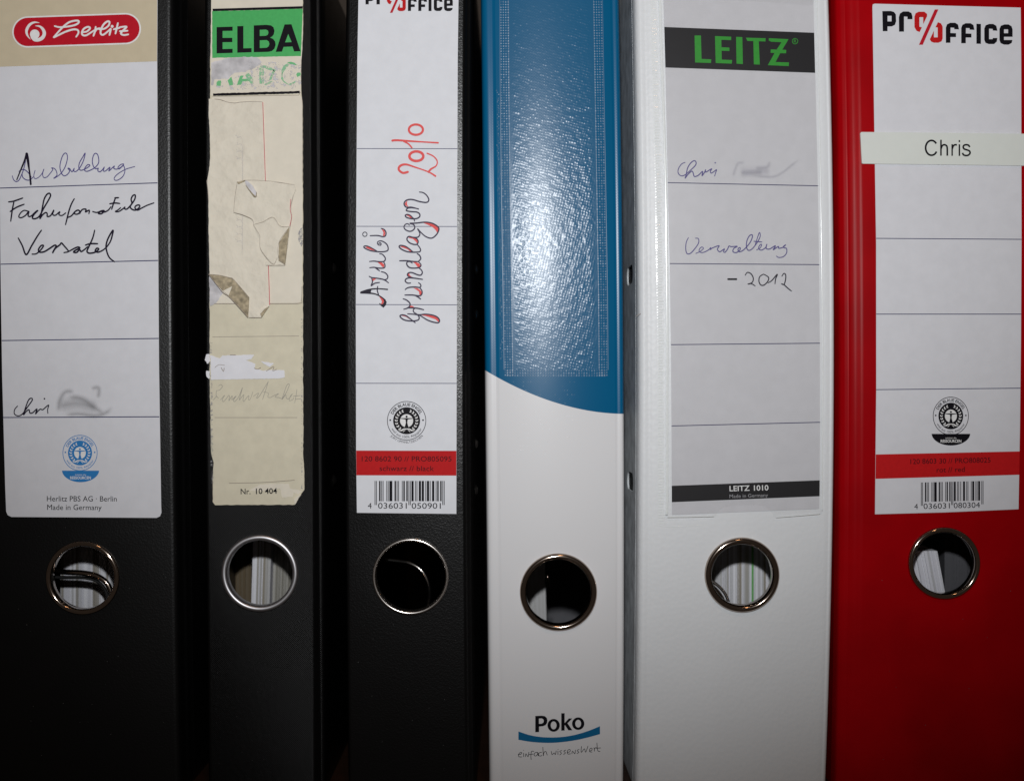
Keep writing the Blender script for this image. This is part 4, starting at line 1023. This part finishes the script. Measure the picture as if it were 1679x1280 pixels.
g.poly(tK(up + dn), -0.00004); g.put('logo_swoosh', M['pblue'], B4)
g = G()
for s in ([(110, 800), (150, 790), (165, 765), (135, 765), (105, 800), (115, 835), (165, 840)], [(195, 775), (195, 835)], [(225, 835), (235, 785), (270, 835), (285, 760)], [(370, 745), (330, 745), (320, 830), (325, 885)], [(290, 800), (360, 790)], [(430, 760), (390, 770), (375, 810), (400, 825), (430, 800), (440, 760), (445, 820)],
          [(505, 760), (465, 770), (450, 805), (475, 825), (510, 815)], [(525, 675), (535, 820), (542, 770), (575, 745), (600, 808)], [(670, 745), (685, 800), (720, 770), (740, 800), (755, 735)], [(785, 740), (785, 800)], [(850, 730), (815, 745), (845, 775), (815, 805)], [(920, 722), (885, 740), (915, 770), (882, 795)],
          [(950, 760), (990, 750), (995, 715), (960, 720), (945, 760), (960, 790), (1000, 785)], [(1025, 785), (1035, 740), (1075, 785), (1085, 720)], [(1150, 710), (1115, 730), (1145, 760), (1112, 780)], [(1190, 660), (1185, 760), (1240, 700), (1262, 758), (1300, 655)], [(1330, 740), (1370, 720), (1370, 690), (1335, 700), (1330, 748), (1370, 755)],
          [(1405, 680), (1415, 745), (1412, 700), (1445, 675)], [(1455, 600), (1470, 730), (1508, 745)], [(1440, 690), (1520, 685)]):
    g.stroke(tK(s), 0.95, -0.00004, step=1)
g.disc(858.6, 1160 + 725 / 10.49, .6, -0.00004, 8); g.disc(915, 1160 + 712 / 10.49, .6, -0.00004, 8)
g.put('lettering', M['ink'], B4)

# ================================================================== BINDER 5 label and pocket
lp = [(1087, -20), (1089, 45), (1091, 112), (1094.8, 302), (1098, 432), (1100, 565), (1101, 700), (1101.5, 843.5), (1343, 833.5), (1343.7, 785), (1344.3, 690), (1344, 562), (1342.7, 434), (1340.8, 305), (1336.5, 120), (1334.8, 54), (1333, -20)]
lab5 = label_part(B5, lp, M['paper_g'])
tZ = R(1030, 0, 4.538)
g = G(); g.poly(tZ([(268, 204), (1383, 247), (1390, 545), (276, 505)]), L1); g.put('charcoal_band', M['band'], B5, lab5)
g = G()
for q in ([(493, 268), (540, 268), (545, 442), (617, 445), (615, 472), (497, 468)], [(645, 272), (765, 277), (765, 302), (692, 300), (693, 355), (752, 358), (752, 383), (694, 381), (695, 447), (772, 450), (770, 477), (650, 472)], [(802, 278), (848, 280), (852, 480), (805, 477)],
          [(875, 284), (1022, 288), (1020, 312), (970, 311), (978, 484), (934, 482), (930, 309), (885, 308)], [(1045, 288), (1192, 295), (1145, 373), (1175, 375), (1173, 400), (1130, 399), (1095, 465), (1195, 468), (1193, 495), (1038, 488), (1088, 398), (1058, 396), (1060, 371), (1103, 373), (1140, 318), (1062, 314), (1045, 305)]): g.poly(tZ(q), L2)
x, y = tZ([(1240, 310)])[0]; g.ring(x, y, 5, 4.1, L2, 32); g.text('R', x - 2, y + 2.8, x + 2.4, y + 2.8, 5.6, L2)
g.put('logo_lettering', M['lgreen'], B5, lab5)
rules(B5, lab5, [(1094.6, 299.8, 1341, 305), (1098, 432.3, 1343, 434), (1100, 565, 1344.2, 562.6), (1101, 698, 1344.4, 692)], 1.3)
g = G(); g.poly([(1101.3, 796), (1343.8, 787), (1343.6, 813), (1101.4, 822.8)], L1); g.put('charcoal_band', M['band'], B5, lab5)
g = G(); g.text('LEITZ', 1196, 804.8, 1229, 803.8, 8.6, L2, bold=0.015); g.text('1010', 1236, 803.8, 1259.8, 803.2, 8.6, L2, bold=0.015); g.put('lettering', M['whitep'], B5, lab5)
g = G(); g.text('Made in Germany', 1196, 816, 1259, 814, 5.8, L2); g.put('lettering', M['greyp'], B5, lab5)
strokes(B5, lab5, 'handwriting', 'bluepen', R(1100, 250, 7.632), [[(175, 128), (130, 150), (92, 210), (92, 265), (130, 296), (180, 280), (250, 220), (308, 160), (310, 117), (285, 107), (242, 140), (207, 200), (190, 280), (177, 325), (210, 280), (260, 237), (277, 260), (292, 303), (340, 290), (395, 240), (387, 295), (420, 250), (432, 217), (432, 250), (470, 230), (510, 207), (492, 240), (502, 263), (540, 240), (570, 217), (560, 250), (545, 298)]], 1.55, dots=[(553, 133)])
g = G(); tf = R(1100, 250, 7.632)
for s, ww in (([(775, 310), (800, 220), (840, 140), (930, 130)], 9), ([(860, 265), (980, 262), (1150, 250)], 15), ([(1050, 200), (1200, 185), (1235, 105)], 11), ([(850, 250), (1000, 240), (1250, 240)], 26), ([(1000, 290), (1150, 305), (1290, 305), (1400, 250), (1500, 170), (1615, 80)], 8)): g.stroke(tf(s), ww, L3 - 2e-5 * (ww / 4), soft=True, inc=1e-6)
g.put('blurred_surname', M['blur_b'], B5, lab5, soft=True)  # blurred surname after the first name, added as soft bluish strokes
tV = R(1110, 370, 7.995)
strokes(B5, lab5, 'handwriting', 'bluepen', tV, [[(148, 160), (120, 220), (113, 310), (132, 368), (180, 360), (250, 280), (283, 220), (278, 172), (240, 166)],
    [(245, 365), (300, 340), (345, 300), (322, 282), (292, 310), (292, 343), (340, 353), (410, 320), (442, 287), (432, 318), (460, 295), (550, 264), (527, 310), (560, 343), (620, 305), (608, 340), (625, 352), (660, 310), (680, 267), (705, 277), (788, 273), (742, 300), (732, 343), (780, 353), (828, 310), (820, 287), (797, 310), (812, 343), (870, 320), (950, 230), (983, 160), (983, 122), (950, 132), (917, 190), (907, 270), (930, 323), (980, 308), (1050, 220), (1088, 140), (1078, 92), (1055, 150), (1017, 268)], [(1005, 207), (1110, 215)],
    [(1042, 320), (1090, 290), (1108, 247), (1087, 252), (1067, 295), (1100, 323), (1158, 290), (1175, 242), (1167, 298), (1210, 308), (1288, 264), (1258, 318), (1300, 290), (1332, 272), (1328, 298), (1380, 288), (1423, 252), (1392, 275), (1402, 293), (1433, 300), (1433, 360), (1390, 408), (1330, 418), (1302, 400)]], 1.5)
strokes(B5, lab5, 'handwriting', 'pen', tV, [[(892, 650), (920, 614), (968, 632), (998, 690), (983, 745), (925, 770), (950, 760), (985, 767), (1022, 790)], [(1130, 637), (1082, 670), (1072, 730), (1097, 778), (1140, 778), (1188, 730), (1198, 680), (1150, 645), (1125, 638)], [(1192, 750), (1240, 720), (1312, 638), (1290, 700), (1282, 763)], [(1372, 663), (1400, 627), (1423, 650), (1418, 720), (1398, 773), (1367, 763)], [(1367, 763), (1400, 775), (1450, 820), (1498, 858)]], 1.7)
g = G(); g.stroke(tV([(668, 702), (776, 702)]), 3.0, L3); g.put('handwriting', M['ink'], B5, lab5)
g = G(); l5 = [(-20, 1078), (112, 1081), (302, 1086), (565, 1090), (846, 1091)]; r5 = [(-20, 1338), (120, 1341), (305, 1345), (562, 1348.5), (846, 1347)]
# pocket film with the thumb cut at the bottom edge
cut = [(1172, 846), (1176, 838), (1186, 831), (1200, 828.3), (1240, 827), (1254, 829), (1262, 836), (1270, 848)]
lp = [(lerp_at(l5, y), y) for y in range(-20, 846, 36)] + [(1091, 845.5), (1094, 848)] + cut + [(1340, 843.5), (1346.5, 840)] + [(lerp_at(r5, y), y) for y in range(820, -21, -36)]
g.poly(lp, -0.0009); pk5 = g.put('clear_pocket', M['film_clear'], B5)
def ridge(pts, w_, h, mat, par, T, nm, d0=-0.0009):
    g = G(); P = spline(pts, 6.0); rows = []
    for i, (x, y) in enumerate(P):
        a = P[max(0, i - 1)]; b = P[min(len(P) - 1, i + 1)]; tx, ty = b[0] - a[0], b[1] - a[1]; l = math.hypot(tx, ty) or 1; nx, ny = -ty / l, tx / l
        rows.append([g.p(x + nx * w_ / 2 * math.cos(math.pi * k / 6), y + ny * w_ / 2 * math.cos(math.pi * k / 6), d0 - h * math.sin(math.pi * k / 6)) for k in range(7)])
    for i in range(len(rows) - 1):
        for k in range(6): g.f.append((rows[i][k], rows[i][k + 1], rows[i + 1][k + 1], rows[i + 1][k]))
    return g.put(nm, mat, T, par, smooth=True)
M['weldw'] = flat('glossy_weld_plastic', (0.80, 0.83, 0.83), 0.16, 0.6)
ridge([(lerp_at(l5, y) + 2.5 + 3 * math.exp(-((y - 330) / 260.0) ** 2), y) for y in range(-20, 843, 40)] + [(1092.5, 843)], 4.2, 0.00012, M['weldw'], pk5, B5, 'pocket_edge')
ridge([(lerp_at(r5, y), y) for y in range(-20, 838, 40)] + [(1347.5, 836)], 1.8, 0.00008, M['weldw'], pk5, B5, 'pocket_edge')
ridge([(1094, 847), (1130, 846.6), (1170, 845.5)], 1.3, 0.00002, M['weldw'], pk5, B5, 'pocket_edge'); ridge([(1272, 847.5), (1310, 844.5), (1344, 841.5)], 1.2, 0.00002, M['weldw'], pk5, B5, 'pocket_edge')
ridge([(1075.5, 861.5), (1100, 863.5), (1130, 862), (1157, 860.5)], 1.2, 0.00003, M['weldw'], pk5, B5, 'pocket_edge', -0.00002)
g = G(); y = -18
while y < 858:
    xx = lerp_at(l5, min(y, 846)) - 12; g2 = rn.uniform(-.7, .7)
    w_ = 10 + rn.uniform(-2, 2); hh = rn.uniform(.00003, .00009)
    a = [g.p(xx, y, -.00002), g.p(xx + w_, y, -.00002), g.p(xx + w_, y + 2.6, -.00002), g.p(xx, y + 2.6, -.00002)]; c = [g.p(xx + 2.5, y + 1.1 + g2 * .5, -.00002 - hh), g.p(xx + w_ - 2.5, y + 1.1 - g2 * .5, -.00002 - hh)]
    g.f += [(a[0], c[0], c[1], a[1]), (a[1], c[1], a[2]), (a[2], c[1], c[0], a[3]), (a[3], c[0], a[0])]
    y += 4.6
g.put('weld_ribs', M['weldw'], B5, pk5, kind='stuff')
g = G(); g.poly([(1103, -20), (1103, -2), (1200, 2), (1300, 8), (1322, 11.5), (1331, 9), (1335, 2), (1335, -20)], -0.0012); g.put('pocket_flap', M['film_clear'], B5, pk5)

# ================================================================== BINDER 6 label
lp = [(1430.3, 12), (1430.8, 8), (1434, 6.8), (1550, 10), (1673.2, 13.2), (1674, 100), (1674.6, 400), (1673.6, 560), (1672, 700), (1669.7, 834.3), (1550, 839.5), (1434.5, 842.6), (1435.2, 760), (1436.5, 640), (1436.3, 400), (1434.3, 270), (1432, 120)]
lab6 = label_part(B6, lp, M['paper'])
rules(B6, lab6, [(1436.3, 391, 1674.4, 392.6), (1436.5, 515, 1674, 515), (1436.4, 638.6, 1672.6, 636.2)], 1.2)
prologo(B6, lab6, lambda p: p)
seal(B6, lab6, 1558.6, 681.8, 29.4, 'ink', boat=(1527, 1590.5, 711, 730), jury=False, k=1.07)
tR = R(1400, 620, 5.333)
g = G(); g.poly(tR([(190, 665), (1447, 638), (1445, 842), (188, 878)]), L1); g.put('red_band', M['printred'], B6, lab6)
g = G(); g.text('120 8603 30 // PRO808025', 1492.4, 760.4, 1623.7, 757.8, 8.2, L2); g.text('rot // red', 1535.4, 774, 1581.5, 773, 8.2, L2); g.put('lettering', M['darkred'], B6, lab6)
barcode(B6, lab6, '4036031080304', 1509.7, 1612, 790.6, 822.5, 828.7, -0.025, [('4', 1498.8, 1504.8, 834), ('036031', 1514, 1557, 834), ('080304', 1563.5, 1606.5, 834)], 8.8)
g = G(); g.slab([(1409.7, 219), (1411.5, 217.4), (1550, 218.6), (1679, 220.4), (1686, 220.5), (1686, 272.5), (1679, 272.5), (1550, 270.6), (1414, 269.2), (1412.2, 268)], -0.0010, -0.00002); tp = g.put('name_tape', M['tape'], B6)
g = G(); q_ = -0.00106; pi = math.pi
g.stroke([(1526 + 9.6 * math.cos(a), 243.4 + 12.1 * math.sin(a)) for a in [-0.62 - k * (2 * pi - 1.15) / 14 for k in range(15)]], 3.0, q_, step=1, cap=False)
g.poly([(1540.2, 230.2), (1542.8, 230.2), (1542.8, 256.2), (1540.2, 256.2)], q_); g.stroke([(1541.6, 245), (1543.5, 240), (1547, 238.3), (1550.6, 240), (1551.7, 244), (1551.8, 256.3)], 2.8, q_ - 2e-5, step=1, cap=False)
g.poly([(1558.6, 237.4), (1561, 237.4), (1561, 256.4), (1558.6, 256.4)], q_); g.stroke([(1560, 245), (1561.5, 240.5), (1564.2, 238.5), (1567.6, 238.6)], 2.8, q_ - 2e-5, step=1, cap=False)
g.poly([(1570.4, 237.6), (1572.9, 237.6), (1572.9, 256.6), (1570.4, 256.6)], q_); g.poly([(1570.4, 230.8), (1572.9, 230.8), (1572.9, 234), (1570.4, 234)], q_)
g.stroke([(1588.6, 242.2), (1586.6, 239.2), (1582.6, 238.3), (1578.8, 239.6), (1577.9, 242.6), (1579.8, 245.4), (1584.5, 246.9), (1588.4, 248.9), (1589, 252.3), (1586.4, 255.2), (1582.4, 256), (1578.4, 254.8), (1576.8, 251.6)], 2.8, q_, step=1, cap=False)
g.put('lettering', M['ink'], B6, tp)

# ================================================================== covers' rivets and levers
def rivet(T, x, y, d, r=0.0022):
    cx, cy, cz = PD(x, y, d); V = [(cx + 0.0011, cy, cz)]; F = []; n = 14
    for ring_ in (0.4, 0.75, 1.0):
        for i in range(n):
            a = 2 * math.pi * i / n; V.append((cx + 0.0011 - 0.0011 * ring_ ** 2.5, cy + r * ring_ * math.cos(a), cz + r * ring_ * math.sin(a)))
    for i in range(n):
        j = (i + 1) % n; F.append((0, 1 + i, 1 + j)); F.append((1 + i, 1 + n + i, 1 + n + j, 1 + j)); F.append((1 + n + i, 1 + 2 * n + i, 1 + 2 * n + j, 1 + n + j))
    link('rivet', V, F, M['nickel'], T, smooth=True)
def cover_px(edge, last, d):    # where a point of the right cover at depth d is seen
    xw = gx(lerp_at(edge, 640) + last); return 839.5 + xw / S * D / (D + d)
e3 = [(0, 758), (640, 757), (1280, 762)]
for yy in (442, 515, 727, 803): rivet(B3, cover_px(e3, 19.6, 0.030), yy, 0.030)
e2 = [(0, 505), (640, 508), (1280, 512)]
for yy in (440, 787): rivet(B2, cover_px(e2, 23.6, 0.028), yy, 0.028)
# levers seen through the finger holes
tube('lever', [PD(60, 933, .013), PD(100, 937, .013), PD(140, 939.5, .013), PD(163, 946, .013), PD(178, 960, .013), (PD(185, 985, .013)), PD(187, 1020, .014)], 0.0011, M['dnickel'], B1)
tube('lever', [PD(60, 945, .016), PD(100, 946, .016), PD(140, 947, .016), PD(160, 953, .016), PD(172, 966, .016), (PD(177, 985, .016)), PD(178, 1020, .016)], 0.0007, M['dark'], B1)
tube('lever', [PD(630, 917, .02), PD(652, 919.5, .018), PD(672, 923, .016), PD(688, 932, .015), PD(698, 945, .015), PD(703.5, 962, .016), PD(704, 978, .018), PD(700, 1000, .022)], 0.0006, M['nickel'], B3)
tube('lever', [PD(1145, 941, .012), PD(1165, 951, .012), PD(1180, 962, .012), PD(1190, 975, .012), PD(1196, 992, .012), PD(1198, 1012, .012)], 0.0006, M['nickel'], B5)
tube('lever', [PD(1145, 955, .014), PD(1163, 960, .014), PD(1175, 970, .014), PD(1184, 984, .014), PD(1188, 1002, .014)], 0.0012, M['dnickel'], B5)
tube('lever', [PD(898.5, 942, .012), PD(898, 946, .010), PD(898.6, 951, .012), PD(899, 962, .016)], 0.0006, M['dnickel'], B4)

# ================================================================== papers inside
def stack(label, x0, x1, ytop, depth, mat, group=None, n=40, lean=0.0, jitter=0.0006, seed=1, tints=None, name='paper_stack', ybot=1288, thick=None):
    """sheets standing upright behind the spine between seen positions x0..x1"""
    rn = random.Random(seed); k = (D + depth) / D
    a, b = gx(x0) * k, gx(x1) * k
    zt, zb = gz(ytop) * k, BASE + 0.0006
    zm = 0.0
    T_ = Thing(name, label, 'papers', (a + b) / 2, depth + 0.1, BASE, group=group)
    V = []; F = []; A = []
    x = a; zh = gz(945) * k
    while x < b:
        wd = rn.uniform(0.00012, 0.0011) if thick is None else thick
        x2 = min(b, x + wd); y0 = depth + rn.uniform(0, jitter); b0 = len(V); tn = rn.random() if tints is None else tints[len(A) // 8 % len(tints)]
        for xx in (x, x2 - 0.00003):
            for yy in (y0, y0 + 0.21):
                for zz in (zb, zt):
                    V.append((xx + lean * (zz - zh), yy, zz)); A.append(tn)
        F += [tuple(b0 + q for q in f) for f in ((0, 1, 3, 2), (4, 6, 7, 5), (0, 4, 5, 1), (2, 3, 7, 6), (0, 2, 6, 4), (1, 5, 7, 3))]
        x = x2
    o = link('sheets', V, F, mat, T_, attr=('tint', A))
    return T_
gp = 'paper stacks filed inside the binders'
stack('thick stack of white sheets behind the finger hole of the leftmost black binder', 99, 205, -20, 0.034, M['sheets'], gp, seed=3, jitter=.0003)
stack('thin upright stack of white sheets inside the torn label binder, seen through its hole', 413, 443, -10, 0.034, M['sheets'], gp, seed=5, lean=0.03)
stack('brown aged folder edge standing left of the white sheets inside the torn label binder', 380, 412, 0, 0.048, M['sheets_tan'], gp, seed=6, tints=[0.0, 0.05, 0.02])
stack('greyish plastic sleeves standing right of the white sheets inside the torn label binder', 444.5, 482, 0, 0.041, M['sheets_tan'], gp, seed=8, tints=[0.35, 0.5, 0.4, 0.6, 0.3, 0.45], lean=0.03)
stack('few pale sheets at the left of the finger hole of the blue and white binder', 864, 894, 880, 0.055, M['sheets'], gp, seed=9, tints=[0.28, 0.35, 0.3], lean=-0.03)
stack('thick striped stack of sheets and dividers behind the finger hole of the white binder', 1150, 1263, 10, 0.038, M['sheets'], gp, seed=12, jitter=.0003)
t_ = stack('thin green divider standing among the sheets in the white binder', 1233, 1236, 8, 0.0373, M['greensheet'], None, thick=0.0006)
t_.o['category'] = 'divider'; t_.o.name = 'divider'
stack('short leaning stack of white sheets behind the finger hole of the red binder', 1480, 1545, 903, 0.018, M['sheets'], gp, seed=21, lean=-0.19, tints=[0.75, 0.8, 0.45, 0.7, 0.72, 0.85, 0.9, .88, .9], jitter=.0012)
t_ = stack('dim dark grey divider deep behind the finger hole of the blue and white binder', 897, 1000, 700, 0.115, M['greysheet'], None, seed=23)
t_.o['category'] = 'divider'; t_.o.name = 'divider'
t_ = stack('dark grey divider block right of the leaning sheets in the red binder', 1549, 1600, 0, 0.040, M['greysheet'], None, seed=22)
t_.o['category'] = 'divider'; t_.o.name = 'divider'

# ================================================================== dust and scuffs on the dark covers
M['dust'] = flat('dust', (0.12, 0.12, 0.12), 0.8, 0.1)
rn = random.Random(31)
for T, x0, x1, y0, n in ((B1, 270, 284, 20, 10), (B1, 20, 270, 860, 26), (B2, 352, 500, 835, 30), (B2, 499, 510, 30, 14), (B3, 585, 752, 850, 30), (B6, 1440, 1670, 850, 12)):
    g = G()
    for i in range(n):
        x, y = rn.uniform(x0, x1), rn.uniform(y0, 1270)
        if T in (B1, B2, B3, B6) and any(math.hypot(x - a, y - b) < 70 for a, b in ((136, 946), (426, 939), (673, 944), (1547, 922))): continue
        g.disc(x, y, rn.uniform(.25, .6), -0.00003, 6)
        if rn.random() < .0: g.stroke([(x, y), (x + rn.uniform(-9, 9), y + rn.uniform(-9, 9)), (x + rn.uniform(-12, 12), y + rn.uniform(4, 14))], 0.45, -0.00003, cap=False)
    g.put('dust', M['dust'], T, kind='stuff')
g = G(); g.stroke([(1043, 518.5), (1047, 516), (1050.5, 514)], .7, -0.0001, cap=False); g.put('dust', M['edge'], B5, kind='stuff')
